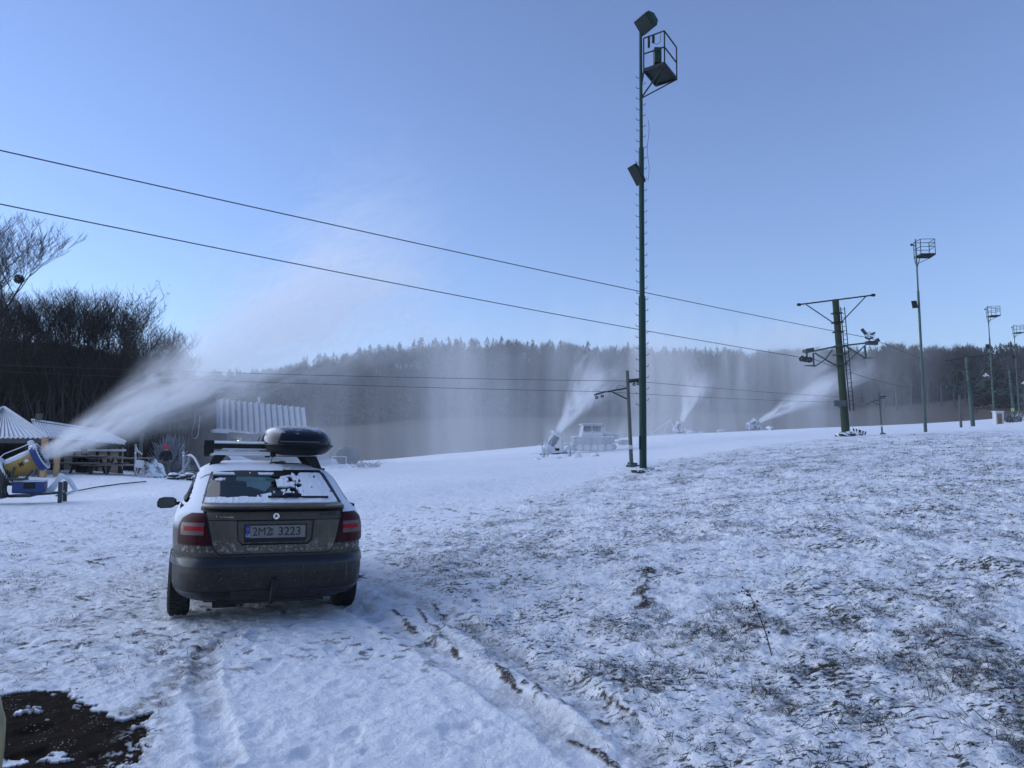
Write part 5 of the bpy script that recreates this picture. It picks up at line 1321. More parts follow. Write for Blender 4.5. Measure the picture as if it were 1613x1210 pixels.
# frosted pipes and heaps by the far gun
o = thing('pipe_stand', 'white frosted sledge frame lying left of the farthest snow gun', 'frame', ground(1056, 124))
mb = MB(); mb.bar((-3.2, 0, .1), (0, 0, 2.4), .12); mb.bar((-1.2, .3, .1), (0, 0, 2.4), .12); mb.bar((1.2, 0, .1), (0, 0, 2.3), .12); mb.bar((-3.2, 0, .1), (1.2, 0, .15), .12); mb.obj('frame_tubes', M['caked'], o)
lumps('frosted_mound', 'low frosted mound right of the farthest snow gun', ground(1106, 126), 3, 1.6, .75, 8, .55, 'caked', 'mound')
lumps('grey_mound', 'small grey tent shaped mound right of the ridge snow gun', ground(1213, 130), 1, .1, 1.0, 9, .9, 'frost_grey', 'mound')

# ================================================================== HUTS, TABLES, PEOPLE ON THE LEFT
def roofmat(name, scale, tiles):
    m, nt, N, L, P = newmat(name)
    tc = N.new('ShaderNodeTexCoord'); w1 = N.new('ShaderNodeTexWave'); w1.wave_type = 'BANDS'; w1.bands_direction = 'X'; w1.inputs['Scale'].default_value = scale
    L.new(tc.outputs['Object'], w1.inputs['Vector']); n = N.new('ShaderNodeTexNoise'); n.inputs['Scale'].default_value = 3; n.inputs['Detail'].default_value = 5; L.new(tc.outputs['Object'], n.inputs['Vector'])
    a = N.new('ShaderNodeMath'); a.operation = 'MULTIPLY_ADD'; a.inputs[1].default_value = .5; L.new(n.outputs[0], a.inputs[0]); L.new(w1.outputs['Fac'], a.inputs[2])
    r_ = N.new('ShaderNodeMapRange'); r_.inputs[1].default_value = .35; r_.inputs[2].default_value = .6; L.new(a.outputs[0], r_.inputs[0])
    x = N.new('ShaderNodeMix'); x.data_type = 'RGBA'; x.inputs[6].default_value = (.30, .32, .36, 1); x.inputs[7].default_value = (.74, .77, .81, 1); L.new(r_.outputs[0], x.inputs[0]); L.new(x.outputs[2], P.inputs['Base Color']); P.inputs['Roughness'].default_value = .8
    return m
def corr_roof(poly_fn, nx, ny, amp, per, m, name, root, steps=0, rib=True):
    """corrugated sheet: poly_fn(u,v)->point, u across, v down slope; amp height of ribs"""
    V = []; F = []
    for j in range(ny + 1):
        for i in range(nx + 1):
            u, v = i / nx, j / ny; p = Vector(poly_fn(u, v)); k = u * per
            z = amp * (.5 + .5 * math.cos(2 * PI * k)) + (amp * .8 * ((v * steps) % 1.0) if steps else 0)
            V.append(p + Vector((0, 0, z)))
    for j in range(ny):
        for i in range(nx): a = j * (nx + 1) + i; F.append((a, a + 1, a + nx + 2, a + nx + 1))
    ribs = [(i * per / nx) % 1.0 < .30 for j in range(ny) for i in range(nx)]
    mb = MB(); n0 = len(V); mb.add(V + [v - Vector((0, 0, .06)) for v in V], F + [tuple(q + n0 for q in f[::-1]) for f in F] + [(j * (nx + 1), (j + 1) * (nx + 1), (j + 1) * (nx + 1) + n0, j * (nx + 1) + n0) for j in range(ny)] + [(ny * (nx + 1) + i, ny * (nx + 1) + i + 1, ny * (nx + 1) + i + 1 + n0, ny * (nx + 1) + i + n0) for i in range(nx)])
    o = mb.obj(name, m, root, smooth=True); o.data.materials.append(M['roof_rib'])
    for p, k in zip(o.data.polygons, ribs):
        if k and rib: p.material_index = 1
    return o
M['roof_rib'] = mat('exposed_shaded_rib', (.20, .22, .26), .6, var=.3, scale=1.5, dirt=(.42, .45, .5))  # bare rib metal; its darker colour also stands in for rib shading
M['roof_snow'] = mat('snow_dusted_sheet_roof', (.60, .63, .68), .8, var=.12, scale=3)
# hut A: open fronted hut with a hipped corrugated roof
DA = 32.5; la = Vector(at(8, 690, DA)); ea = at(75, 689, DA); pa = at(6, 643, DA + 2.6)
hA = thing('open_hut', 'dark open fronted wooden hut with steep snowy corrugated hip roof, behind the snow gun', 'hut', (la.x, DA, gz(la.x, DA)))
B0 = hA.location; zE = ea.z - B0.z; zR = pa.z - B0.z; xR = ea.x - B0.x; W = 5.4; xL = xR - W; xc = pa.x - B0.x
dm = 5.2
corr_roof(lambda u, v: (xc + ((xL + (xR - xL) * u) - xc) * v, dm / 2 - (dm / 2) * v, zR + (zE - zR) * v), 160, 8, .05, 26, M['roof_snow'], 'roof_sheet', hA)
corr_roof(lambda u, v: (xc + (xR - xc) * v - 3.3 * u * v, dm / 2 + (dm / 2) * v * (2 * u - 1), zR + (zE - zR) * v), 80, 6, .05, 22, M['roof_snow'], 'roof_sheet', hA)
corr_roof(lambda u, v: (xc + (xL - xc) * v, dm / 2 - (dm / 2) * v * (2 * u - 1), zR + (zE - zR) * v), 80, 6, .05, 22, M['roof_snow'], 'roof_sheet', hA)
mb = MB(); mb.bar((xc, dm / 2, zR + .07), (xR, 0, zE + .07), .10, .05); mb.bar((xc, dm / 2, zR + .07), (xL, 0, zE + .07), .10, .05); mb.obj('hip_ridge', M['roof_snow'], hA)
mb = MB(); mb.box(((xL + xR) / 2, .25, zE - .14), (W - .3, .12, .20)); mb.obj('eaves_beam', M['grey_wood'], hA)
for x in (xL + .3, xL + 1.9, xR - 1.0, xR - .3): mb = MB(); mb.box((x, .3, zE / 2 - .35), (.15, .15, zE + .5)); mb.obj('post', M['wood_dark'], hA)
mb = MB(); mb.box((xR - .65, .32, zE / 2 - .3), (.75, .05, zE + .3)); mb.obj('side_panel', M['wood_dark'], hA)
mb = MB(); mb.box(((xL + xR) / 2 - 1.7, dm - .2, zE / 2 - .3), (W - 3.6, .08, zE + .6)); mb.box((xL + .2, dm / 2, zE / 2 - .3), (.08, dm - .4, zE + .6)); mb.bar((xR - .3, .3, zE / 2 - .3), (xR - 3.5, dm - .2, zE / 2 - .3), .06, zE + .5); mb.obj('wall', M['wood_dark'], hA)
mb = MB()
for k in range(9): mb.box((xR - 1.9 + .23 * k, -.35, .28), (.17, .03, .62))
mb.box((xR - .9, -.32, .45), (2.2, .04, .08)); mb.obj('paling', M['grey_wood'], hA)
mb = MB(); mb.box((xR + .15, -.42, zE / 2 - .1), (.20, .16, zE + .2)); mb.box((xR + .50, -.1, zE / 2 - .1), (.16, .16, zE + .2)); mb.obj('new_pale_post', M['wood_pale'], hA)
# hut B: boarded hut with tiled hip roof
DB = 36.5; eb = at(197, 699, DB); rbp = at(160, 681, DB + 1.8); el = at(60, 688, DB); lp_ = at(50, 664, DB + 1.8)
hB = thing('boarded_hut', 'boarded refreshment hut with snowy tiled hip roof behind the picnic tables', 'hut', (at(125, 740, DB).x, DB, gz(at(125, 740, DB).x, DB)))
B0 = hB.location; q = lambda v: Vector(v) - B0
eR = q(eb); eL = q(el); rR = q(rbp); rL = q(lp_)
corr_roof(lambda u, v: (rL + (rR - rL) * u) * (1 - v) + (eL + (eR - eL) * u) * v, 120, 24, .05, 26, M['roof_snow'], 'roof_tiles', hB, steps=7)
corr_roof(lambda u, v: rR * (1 - v) + (eR + Vector((-2.5 * u, 4.4 * u, -.02))) * v, 50, 12, .05, 14, M['roof_snow'], 'roof_tiles', hB, steps=7)
mb = MB(); mb.bar(rR + Vector((0, 0, .1)), eR + Vector((0, 0, .1)), .12, .07); mb.bar(rL + Vector((0, 0, .1)), rR + Vector((0, 0, .1)), .16, .08); mb.obj('ridge_cap', M['roof_snow'], hB)
mb = MB(); mb.box((rL.x + .35, rL.y, rL.z + .22), (.22, .22, .35)); mb.obj('chimney', M['grey_wood'], hB)
zt = min(eR.z, eL.z); mb = MB(); mb.box(((eL.x + eR.x) / 2, .35, zt / 2 - .15), (eR.x - eL.x - .5, .08, zt + .1)); mb.bar((eR.x - .3, .4, zt / 2 - .15), (eR.x - 2.7, 4.3, zt / 2 - .15), .08, zt + .1); mb.box(((eL.x + eR.x) / 2 - 1.3, 4.4, zt / 2 - .15), (eR.x - eL.x - 3, .08, zt + .1)); mb.obj('wall', M['board'], hB)
for k in range(7): x = eL.x + .5 + (eR.x - eL.x - .85) * k / 6; mb = MB(); mb.box((x, .29, zt / 2 - .15), (.13, .06, zt + .05)); mb.obj('batten', M['wood_dark'], hB)
mb = MB(); mb.box(((eL.x + eR.x) / 2, .15, zt - .10), (eR.x - eL.x - .1, .10, .16)); mb.obj('eaves_beam', M['wood_dark'], hB)
mb = MB(); mb.box(((eL.x + eR.x) / 2 + .6, .24, .95), (2.8, .05, .10)); mb.obj('snowy_ledge', M['snow'], hB)
# picnic tables
def picnic(px, D, label, rz=0, L_=2.6):
    t = thing('picnic_table', label, 'table', ground(px, D), (0, 0, rz), 'picnic tables before the boarded hut')
    MB().box((0, 0, .74), (L_, .72, .05)).obj('tabletop', M['wood_snow'], t)
    for y in (-.62, .62): MB().box((0, y, .44), (L_, .26, .045)).obj('bench', M['wood_snow'], t)
    for x in (-L_ * .38, L_ * .38):
        mb = MB(); mb.bar((x, -.62, 0), (x, -.15, .72), .07); mb.bar((x, .62, 0), (x, .15, .72), .07); mb.bar((x, -.62, .40), (x, .62, .40), .07, .09); mb.obj('leg_frame', M['wood_dark'], t)
    return t
picnic(118, 34.2, 'long snowy picnic table on the left, right of the pale post', R(3), 2.6)
picnic(152, 34.6, 'snowy picnic table in the middle of the three, below the upturned table', R(-2), 2.2)
picnic(190, 34.3, 'long snowy picnic table on the right, ending at the white box', R(-3), 2.8)
ut = thing('standing_grill', 'dark pedestal grill with flat flared top standing among the picnic tables', 'grill', ground(131, 35.2))
mb = MB(); mb.box((0, 0, 1.42), (.62, .5, .05)); mb.obj('flared_top', M['dark_steel'], ut); mb = MB(); mb.bar((-.25, 0, 1.40), (-.06, 0, 1.1), .04); mb.bar((.25, 0, 1.40), (.06, 0, 1.1), .04); mb.box((0, 0, 1.0), (.2, .2, .5)); mb.obj('funnel', M['dark_steel'], ut); mb = MB(); mb.box((0, 0, .55), (.72, .5, .3)); mb.box((0, 0, .15), (.5, .4, .4)); mb.obj('base_box', M['dark_steel'], ut)
# control box on posts
cbx = thing('control_box_post', 'white box on a thin post in front of a taller timber pole', 'control box', ground(213, 33.5))
b = cbx.location
mb = MB(); mb.cyl((0, 0, -.2), at(214, 700, 33.5) - b, .05, .04, 8); mb.bar(at(213, 701, 33.5) - b, at(217, 712, 33.5) - b, .05); mb.bar(at(215, 709, 33.5) - b, at(224, 716, 33.5) - b, .06); mb.obj('post', M['frost_grey'], cbx)
mb = MB(); c_ = at(220, 731, 33.4) - b; mb.box(c_, (.30, .2, .32), (0, R(8), 0)); mb.obj('white_box', M['white_box'], cbx, bevel=.01); mb = MB(); mb.tube([c_ - Vector((.05, 0, .15)), c_ + Vector((-.1, 0, -.4)), c_ + Vector((-.05, 0, -.62))], .03, 6); mb.obj('conduit', M['frost_grey'], cbx)
tp_ = thing('timber_pole', 'weathered timber pole leaning behind the white control box', 'pole', ground(218, 36)); MB().tube([(0, 0, -.2), at(224, 682, 36) - tp_.location], [.10, .08], 10).obj('shaft', M['grey_wood'], tp_); MB().cyl(at(223, 708, 36.1) - tp_.location, at(225.5, 735, 36.1) - tp_.location, .03).obj('stay', M['dark_steel'], tp_)
# tarpaulin mound
tb = ground(238, 34.5); mb = MB(); rr = random.Random(2); V = []; nn = 28
for j in range(nn + 1):
    for i in range(nn + 1):
        x = (i / nn - .5) * 2; y = (j / nn - .5) * 2; r_ = min(1, math.hypot(x, y)); h_ = .62 * (1 - r_ ** 2.4) + .05 * math.sin(x * 9 + 3 * math.sin(y * 5)) * (r_ < .95) + .04 * math.sin(y * 8 + x * 6)
        V.append((x * .56 + .06 * math.sin(y * 4), y * .5, max(-.05, h_ * (1.0 + .25 * x))))
mb.add(V, [(j * (nn + 1) + i, j * (nn + 1) + i + 1, (j + 1) * (nn + 1) + i + 1, (j + 1) * (nn + 1) + i) for j in range(nn) for i in range(nn)]); o = mb.obj('tarpaulin_mound', mat('grey_tarp', (.22, .22, .22), .6, var=.3, snow=.75, scale=3), smooth=True); o.location = tb; o.scale = (1.05, 1, 1.15); tag(o, 'crumpled grey tarpaulin over a low heap beside the white box post', 'tarpaulin')
# curved frosted hose, hydrant, hose loops
hy = thing('hydrant', 'frosted hydrant stand with a white hose arching away to the right of the person', 'hydrant', ground(289, 33)); b = hy.location
mb = MB(); mb.cyl((0, 0, -.1), at(289, 715, 33) - b, .05, .04, 8); mb.ball(at(289, 714, 33) - b, .06, 8); mb.bar(at(289, 718, 33) - b, at(298, 717, 33) - b, .04); mb.obj('standpipe', M['frost_grey'], hy)
mb = MB(); mb.tube([at(x, y, 33 - k * .1) - b for k, (x, y) in enumerate(((297, 717), (301, 717), (306, 721), (311, 730), (316, 741), (320, 752), (324, 760)))], .045, 8); mb.obj('arched_hose', M['caked'], hy, smooth=True)
mb = MB(); mb.tube([at(x, y, 33) - b for x, y in ((297, 717), (297, 726), (292, 737), (284, 745), (274, 750))], .03, 6); mb.obj('drooping_hose', M['frost_grey'], hy, smooth=True)
rr = random.Random(12); mb = MB()
for i in range(10): mb.ball((rr.uniform(-.9, .9), rr.uniform(-.3, .3), rr.uniform(.05, .2)), rr.uniform(.12, .22), 8, (1.3, 1, .7), .2, rr)
o = mb.obj('snowy_heap', M['iron_snow'], smooth=True); o.location = ground(284, 32.5); tag(o, 'low heap of snowy clods round the foot of the hydrant', 'heap')
hl = thing('hanging_hose', 'pale hose hanging in a narrow loop left of the ribbed roof building', 'hose', ground(309, 52)); b = hl.location
mb = MB(); mb.tube([at(x, y, 52) - b for x, y in ((308, 654), (306, 668), (302, 684), (303, 690), (308, 691), (312, 686), (314, 668), (315, 654))], .035, 6); mb.obj('hose_loop', M['frost_grey'], hl, smooth=True); mb = MB(); mb.cyl((-.3, .1, -.2), at(302, 654, 52) - b, .05); mb.bar(at(301, 655, 52) - b, at(317, 653, 52) - b, .05); mb.obj('gallows', M['wood_dark'], hl)
# black hose on the snow
P = [];
for (x, y, D) in ((88, 765, 27.6), (120, 764, 29), (150, 763, 30), (190, 761, 31), (230, 760, 32)):
    g = ground(x, D - 1.6); P.append((g.x, g.y, surf_z(g.x, g.y) + .05))
mb = MB(); mb.tube(P, .022, 8); o = mb.obj('black_hose', M['black'], smooth=True); tag(o, 'black water hose lying across the snow from the snow gun', 'hose')

# person with the red hat, standing
ps = thing('person', 'person in dark jacket, grey trousers and round red hat beside the tarpaulin', 'person', ground(260, 36.5), (0, 0, R(20))); ps.scale = (.86,) * 3
def skinned(name, verts, edges, radii, m, parent, root=0):
    me = bpy.data.meshes.new(name); me.from_pydata(verts, edges, []); o = bpy.data.objects.new(name, me); C.objects.link(o)
    o.modifiers.new('s', 'SKIN'); 
    for i, r_ in enumerate(radii):
        d = me.skin_vertices[0].data[i]; d.radius = (r_, r_) if not isinstance(r_, tuple) else r_; d.use_root = (i == root)
    sb_ = o.modifiers.new('u', 'SUBSURF'); sb_.levels = 2; sb_.render_levels = 2; me.materials.append(m); o.parent = parent; return o
V = [(0, 0, .95), (0, 0, 1.15), (0, 0, 1.38), (0, -.01, 1.50), (0, -.02, 1.60), (0, -.02, 1.70), (.10, 0, .88), (.12, .02, .48), (.12, .03, .09), (.13, -.10, .05), (-.10, 0, .88), (-.13, -.02, .48), (-.14, 0, .09), (-.15, -.13, .05), (.19, 0, 1.40), (.27, .0, 1.14), (.24, -.12, .92), (.23, -.16, .84), (-.19, 0, 1.40), (-.28, 0, 1.14), (-.26, -.14, .93), (-.25, -.18, .85)]
E = [(0, 1), (1, 2), (2, 3), (3, 4), (4, 5), (0, 6), (6, 7), (7, 8), (8, 9), (0, 10), (10, 11), (11, 12), (12, 13), (2, 14), (14, 15), (15, 16), (16, 17), (2, 18), (18, 19), (19, 20), (20, 21)]
rad = [.14, .14, .15, .06, .09, .07, .10, .075, .055, .045, .10, .075, .055, .045, .08, .055, .04, .035, .08, .055, .04, .035]
M['skin'] = mat('skin', (.35, .2, .15), .6); M['jacket'] = mat('dark_jacket', (.012, .015, .022), .8); M['trousers'] = mat('grey_trousers', (.10, .105, .10), .85)
pb = skinned('body', V, E, rad, M['skin'], ps)
skinned('jacket', [(0, 0, .84), (0, 0, 1.15), (0, 0, 1.40), (.19, 0, 1.41), (.27, 0, 1.14), (.24, -.11, .95), (-.19, 0, 1.41), (-.28, 0, 1.14), (-.26, -.13, .96), (0, -.01, 1.5)], [(0, 1), (1, 2), (2, 3), (3, 4), (4, 5), (2, 6), (6, 7), (7, 8), (2, 9)], [.185, .18, .18, .105, .08, .065, .105, .08, .065, .09], M['jacket'], ps)
skinned('trousers', [(0, 0, .93), (.10, 0, .86), (.12, .02, .48), (.12, .03, .12), (-.10, 0, .86), (-.13, -.02, .48), (-.14, 0, .12)], [(0, 1), (1, 2), (2, 3), (0, 4), (4, 5), (5, 6)], [.16, .125, .095, .085, .125, .095, .085], M['trousers'], ps)
for x, y in ((.125, -.04), (-.145, -.07)): MB().ball((x, y, .05), 1, 10, (.06, .15, .06)).obj('boot', M['black'], ps, smooth=True)
mb = MB(); mb.ball((0, -.02, 1.71), 1, 14, (.135, .14, .125)); mb.obj('hat', mat('red_wool', (.55, .03, .06), .9), ps, smooth=True)

# barn with the pale steep roof and the lit lamp
DBn = 60; r0, r1, e0, e1 = at(341, 628, DBn + 3), at(480, 642, DBn + 3.0), at(340, 676, DBn + .3), at(485, 682, DBn + .3)
l0, l1 = at(327, 677, DBn - 1), at(486, 692, DBn - 1); l0 = at(340, 680, DBn - 1)
bl = ground(410, DBn); barn = thing('lift_building', 'pale lift station building with steep ribbed snowy metal roof behind the parked car', 'building', bl); B0 = Vector(bl)
q = lambda v: Vector(v) - B0
R0, R1, E0, E1 = q(r0), q(r1), q(e0), q(e1); K0, K1 = q(at(329, 679, DBn - 1.0)), q(at(487, 694, DBn - 1.0))
K1.z = K0.z = q(at(400, 684, DBn - 1)).z; R0.z = R1.z = (R0.z + R1.z) / 2 + .0
R0, R1 = q(at(341, 629, DBn + 3)), q(at(480, 643, DBn + 3)); K0, K1 = q(at(341, 676, DBn - .6)), q(at(486, 691, DBn - .6))
corr_roof(lambda u, v: (R0 + (R1 - R0) * u) * (1 - v) + (K0 + (K1 - K0) * u) * v, 180, 4, .10, 15, M['roof_snow'], 'roof', barn)
mb = MB()
for k in range(16): u = (k + .5) / 15.5; a = R0 + (R1 - R0) * u; b2 = K0 + (K1 - K0) * u; mb.bar(a + Vector((0, -.03, .12)), b2 + Vector((0, -.03, .12)), .05, .08)
mb.obj('standing_seams', M['box_grey'], barn)
mb = MB(); mb.add([K0, R0, R0 + Vector((-.0, 3.4, -.6)), K0 + Vector((0, 7.5, 0)), K0 + Vector((-1.0, -.5, -.15)), K0 + Vector((-1.0, 7, -.15))], [(0, 1, 2, 3)]); mb.add([K0 + Vector((0, 0, .03)), K0 + Vector((-.75, -.7, -.25)), K0 + Vector((1.2, -.9, -.35)), K0 + Vector((1.4, 0, -.02))], [(0, 1, 2, 3)]); mb.obj('roof_end', M['caked'], barn)
wz = K1.z - .1; mb = MB(); xw0 = K0.x + .45; xw1 = K1.x - .3
mb.add([(xw0, .35, -.3), (xw1, .35, -.3), (xw1, .35, K1.z), (xw0, .35, K0.z - .2), (xw0, 7.5, -.3), (xw1, 7.5, -.3), (xw1, 7.5, K1.z), (xw0, 7.5, K0.z - .2)], [(0, 1, 2, 3), (5, 4, 7, 6), (1, 5, 6, 2), (4, 0, 3, 7)]); wl2 = mb.obj('wall', mat('pale_render', (.26, .27, .28), .8, var=.15, scale=1), barn)
for px, w_, h_ in ((366, .45, .5), (402, .9, .28), (379, .1, .5)):
    c_ = q(at(px, 697, DBn)); mb = MB(); mb.box((c_.x, .32, c_.z), (w_, .06, h_)); mb.obj('window', M['box_grey'], barn)
c_ = q(at(371.5, 695.5, DBn - .4)); mb = MB(); mb.ball((c_.x, .1, c_.z), .085, 8); mb.obj('lit_lamp', emat('lamp_light', (1, .93, .8), 7), barn)
mb = MB(); c_ = q(at(408, 632, DBn + 3)); mb.cyl(c_ - Vector((0, 0, .2)), c_ + Vector((0, 0, .15)), .1, seg=8); mb.ball(c_ + Vector((0, 0, .22)), .14, 8); mb.obj('roof_vent', M['caked'], barn)
# things behind the car to the right
mb = MB(); b = ground(548, 62); V = []
mb.lathe([(.0, -.9), (.55, -.86), (.78, -.6), (.80, .5), (.62, .84), (.0, .9)], 24, Matrix.Translation((0, 0, .62)) @ Matrix.Rotation(R(70), 4, 'Z')); o = mb.obj('round_tank', M['box_grey'], smooth=True); o.location = b; tag(o, 'frosted rounded tank lying on the snow right behind the roof box', 'tank')
fr = thing('rail_frame', 'thin frosted rail frame standing in front of the frosted tank', 'frame', ground(534, 50)); mb = MB()
for x in (-.45, .45): mb.bar((x, 0, -.1), (x, 0, .85), .04)
mb.bar((-.45, 0, .85), (.45, 0, .82), .05, .04); mb.bar((-.45, 0, .3), (.45, 0, .28), .04); mb.bar((-.1, 0, .15), (.3, 0, .17), .07); mb.obj('rails', M['caked'], fr)
rr = random.Random(6); mb = MB(); twigs(mb, 60, 1.0, .5, .7, rr, .03, .4); o = mb.obj('frosted_branches', M['frost_grey']); o.location = ground(578, 54); tag(o, 'tangle of frosted cut branches right of the frosted tank', 'branches')
# ================================================================== TREES
def branch_tree(seed, H, levels=5, spread=.55, up=.55, kids=(2, 3), r0=.11, leaves=0, stems=1, rmin=.009):
    rr = random.Random(seed); segs = []; tips = []
    def grow(p, d, L_, r, lv):
        n = 3; q = p; rad = r
        for i in range(n):
            d = (d + Vector((rr.gauss(0, .10), rr.gauss(0, .10), .05 + .05 * (lv > 1)))).normalized(); q2 = q + d * L_ / n; r2 = max(rmin * .6, rad * (.86 if i < 2 else .8))
            segs.append((q, q2, rad, r2)); q = q2; rad = r2
            if lv < levels and (i > 0 or lv > 0):
                for _ in range(rr.randint(*kids) if i == n - 1 else rr.randint(1 if lv < 3 else 0, 2)):
                    a = rr.uniform(0, 2 * PI); s_ = Vector((math.cos(a), math.sin(a), 0)) * spread * rr.uniform(.6, 1.5)
                    grow(q, (d * up + s_ + Vector((0, 0, .22))).normalized(), L_ * rr.uniform(.50, .76), max(rmin, rad * rr.uniform(.5, .72)), lv + 1)
        if lv >= levels: tips.append(q)
    for s_ in range(stems):
        a = rr.uniform(0, 2 * PI); d = Vector((math.cos(a) * .25 * (stems > 1), math.sin(a) * .25 * (stems > 1), 1)).normalized()
        grow(Vector((rr.gauss(0, .15) * (stems > 1), rr.gauss(0, .15) * (stems > 1), -.2)), d, H * .36, r0, 0)
    def mesh(ss):
        A = np.array([list(a) + list(b) + [r1, r2] for a, b, r1, r2 in ss]); p, q, r1, r2 = A[:, :3], A[:, 3:6], A[:, 6:7], A[:, 7:8]
        d = q - p; d /= np.linalg.norm(d, axis=1, keepdims=True) + 1e-9; u = np.cross(d, [.3, .5, .81]); u /= np.linalg.norm(u, axis=1, keepdims=True) + 1e-9; v = np.cross(d, u)
        vs = []
        for k in range(3): a = 2 * PI * k / 3; vs.append(p + (u * math.cos(a) + v * math.sin(a)) * r1)
        for k in range(3): a = 2 * PI * k / 3; vs.append(q + (u * math.cos(a) + v * math.sin(a)) * r2)
        V = np.stack(vs, 1).reshape(-1, 3); b = np.arange(len(A))[:, None] * 6
        return V, np.concatenate([b + [0, 1, 4, 3], b + [1, 2, 5, 4], b + [2, 0, 3, 5]])
    zs = max(b.z for a, b, _, _ in segs); k = H / zs
    segs = [(a * k, b * k, r1, r2) for a, b, r1, r2 in segs]; tips = [t * k for t in tips]
    big = [s for s in segs if s[2] > r0 * .45]; small = [s for s in segs if s[2] <= r0 * .45]
    return mesh(big), mesh(small), tips, rr
def leafbits(tips, rr, n, s_):
    V = []; F = []
    for i in range(n):
        t = rr.choice(tips) + Vector((rr.gauss(0, .12), rr.gauss(0, .12), rr.gauss(0, .15))); a = Vector((rr.gauss(0, 1), rr.gauss(0, 1), rr.gauss(0, 1))).normalized() * s_; b = a.cross(Vector((rr.gauss(0, 1), rr.gauss(0, 1), rr.gauss(0, 1)))).normalized() * s_ * .6
        k = len(V); V += [t - a, t + b, t + a, t - b]; F.append((k, k + 1, k + 2, k + 3))
    return V, F
protos = []
for k, kw in enumerate((dict(seed=3, H=7.5, levels=4, spread=.62, stems=2, r0=.10), dict(seed=5, H=7.0, levels=4, spread=.55, stems=3, r0=.09), dict(seed=8, H=6.8, levels=4, spread=.60, stems=2, r0=.09), dict(seed=12, H=5.0, levels=4, spread=.55, stems=2, r0=.055))):
    (V1, F1), (V2, F2), tips, rr = branch_tree(**kw)
    t = thing('bare_tree', 'x', 'tree'); npobj('trunk', V1, F1, M['bark'], t); npobj('crown', V2, F2, M['bark'], t)
    if k == 2: V, F = leafbits(tips, rr, 900, .05); npobj('withered_leaves', V, F, M['leafdead'], t)
    protos.append(t)
(V1, F1), (V2, F2), tips, rr = branch_tree(21, 15.5, 5, .55, .62, (3, 3), .26, stems=1, rmin=.010)
big = thing('tall_bare_tree', 'tall bare tree with a round mistletoe ball, cut by the left picture edge', 'tree', ground(-18, 53) + Vector((0, 0, -.5)), (0, 0, 1.0)); npobj('trunk', V1, F1, M['bark'], big); npobj('crown', V2, F2, M['bark'], big)
zb = zof(298, 53) - big.location.z; big.scale = (zb / 15.5,) * 3
rr = random.Random(4); V = []; F = []
for i in range(700):
    c = Vector((rr.gauss(0, 1), rr.gauss(0, 1), rr.gauss(0, 1))).normalized() * .36 * rr.random() ** .33; a = Vector((rr.gauss(0, 1), rr.gauss(0, 1), rr.gauss(0, 1))).normalized() * .06; b = a.cross(Vector((1, .3, .2))).normalized() * .025; k = len(V); V += [c - a, c + b, c + a, c - b]; F.append((k, k + 1, k + 2, k + 3))
mi = npobj('mistletoe', V, F, M['mistle'], big); mi.location = (at(30, 440, 53) - big.location) / big.scale[0]; mi.location = Matrix.Rotation(-1.0, 3, 'Z') @ mi.location
LT = [  # px, D, top px y, prototype, label
    (28, 55, 452, 1, 'bare multi stemmed tree just right of the tall mistletoe tree'), (62, 52, 462, 0, 'bushy bare tree, second on the wooded bank'), (90, 57, 450, 2, 'dense leafless tree with dark crown at the middle of the bank'),
    (118, 53, 455, 0, 'wide bare tree left of the leafy topped one'), (150, 55, 445, 1, 'slender bare tree rising highest beside the leafy topped one'), (185, 54, 452, 2, 'tree still holding scattered withered leaves at its top'),
    (206, 56, 482, 2, 'smaller tree with a few withered leaves, right of the leafy topped one'), (235, 53, 514, 0, 'low spreading bare tree near the right end of the bank'), (-10, 50, 470, 0, 'bare tree under the tall mistletoe tree at the picture edge'),
    (8, 58, 448, 1, 'thin bare tree behind the tall mistletoe tree'), (135, 59, 470, 1, 'bare tree in the back row of the bank, middle part'), (262, 56, 520, 3, 'little bare tree between bank end and the lone last tree'), (284, 55, 512, 3, 'small lone bare tree at the right end of the wooded bank')]
LT += [(-5, 47, 520, 1, 'bare shrubby tree low on the front of the bank, at the picture edge'), (80, 47.5, 512, 0, 'bare tree low on the bank front above the boarded hut'), (160, 48, 520, 2, 'bare tree low on the bank front right of the boarded hut ridge'), (200, 49, 535, 0, 'wide bare tree low on the bank behind the long plume'), (240, 48, 560, 1, 'bare tree low on the bank end, veiled by the long plume'), (105, 61, 448, 1, 'slim bare tree on the far crest, middle part'), (200, 60, 462, 1, 'slim bare tree on the far crest, right part')]
used = set()
for (px, D, ty, k, lab) in LT:
    g = ground(px, D) + Vector((0, 0, -.3)); H_ = zof(ty, D) - g.z; hh = (7.5, 7.0, 6.8, 5.0)[k]; s_ = H_ / hh; src = protos[k]; sc3 = (s_ * (.85 + .12 * (len(lab) % 3)), s_, s_)
    if k in used: o = dup(src, g, (0, 0, random.uniform(0, 6)), lab, sc3)
    else: used.add(k); o = src; o.location = g; o.scale = sc3; o['label'] = lab; o.rotation_euler = (0, 0, k)
    o['group'] = 'bare trees on the wooded bank'
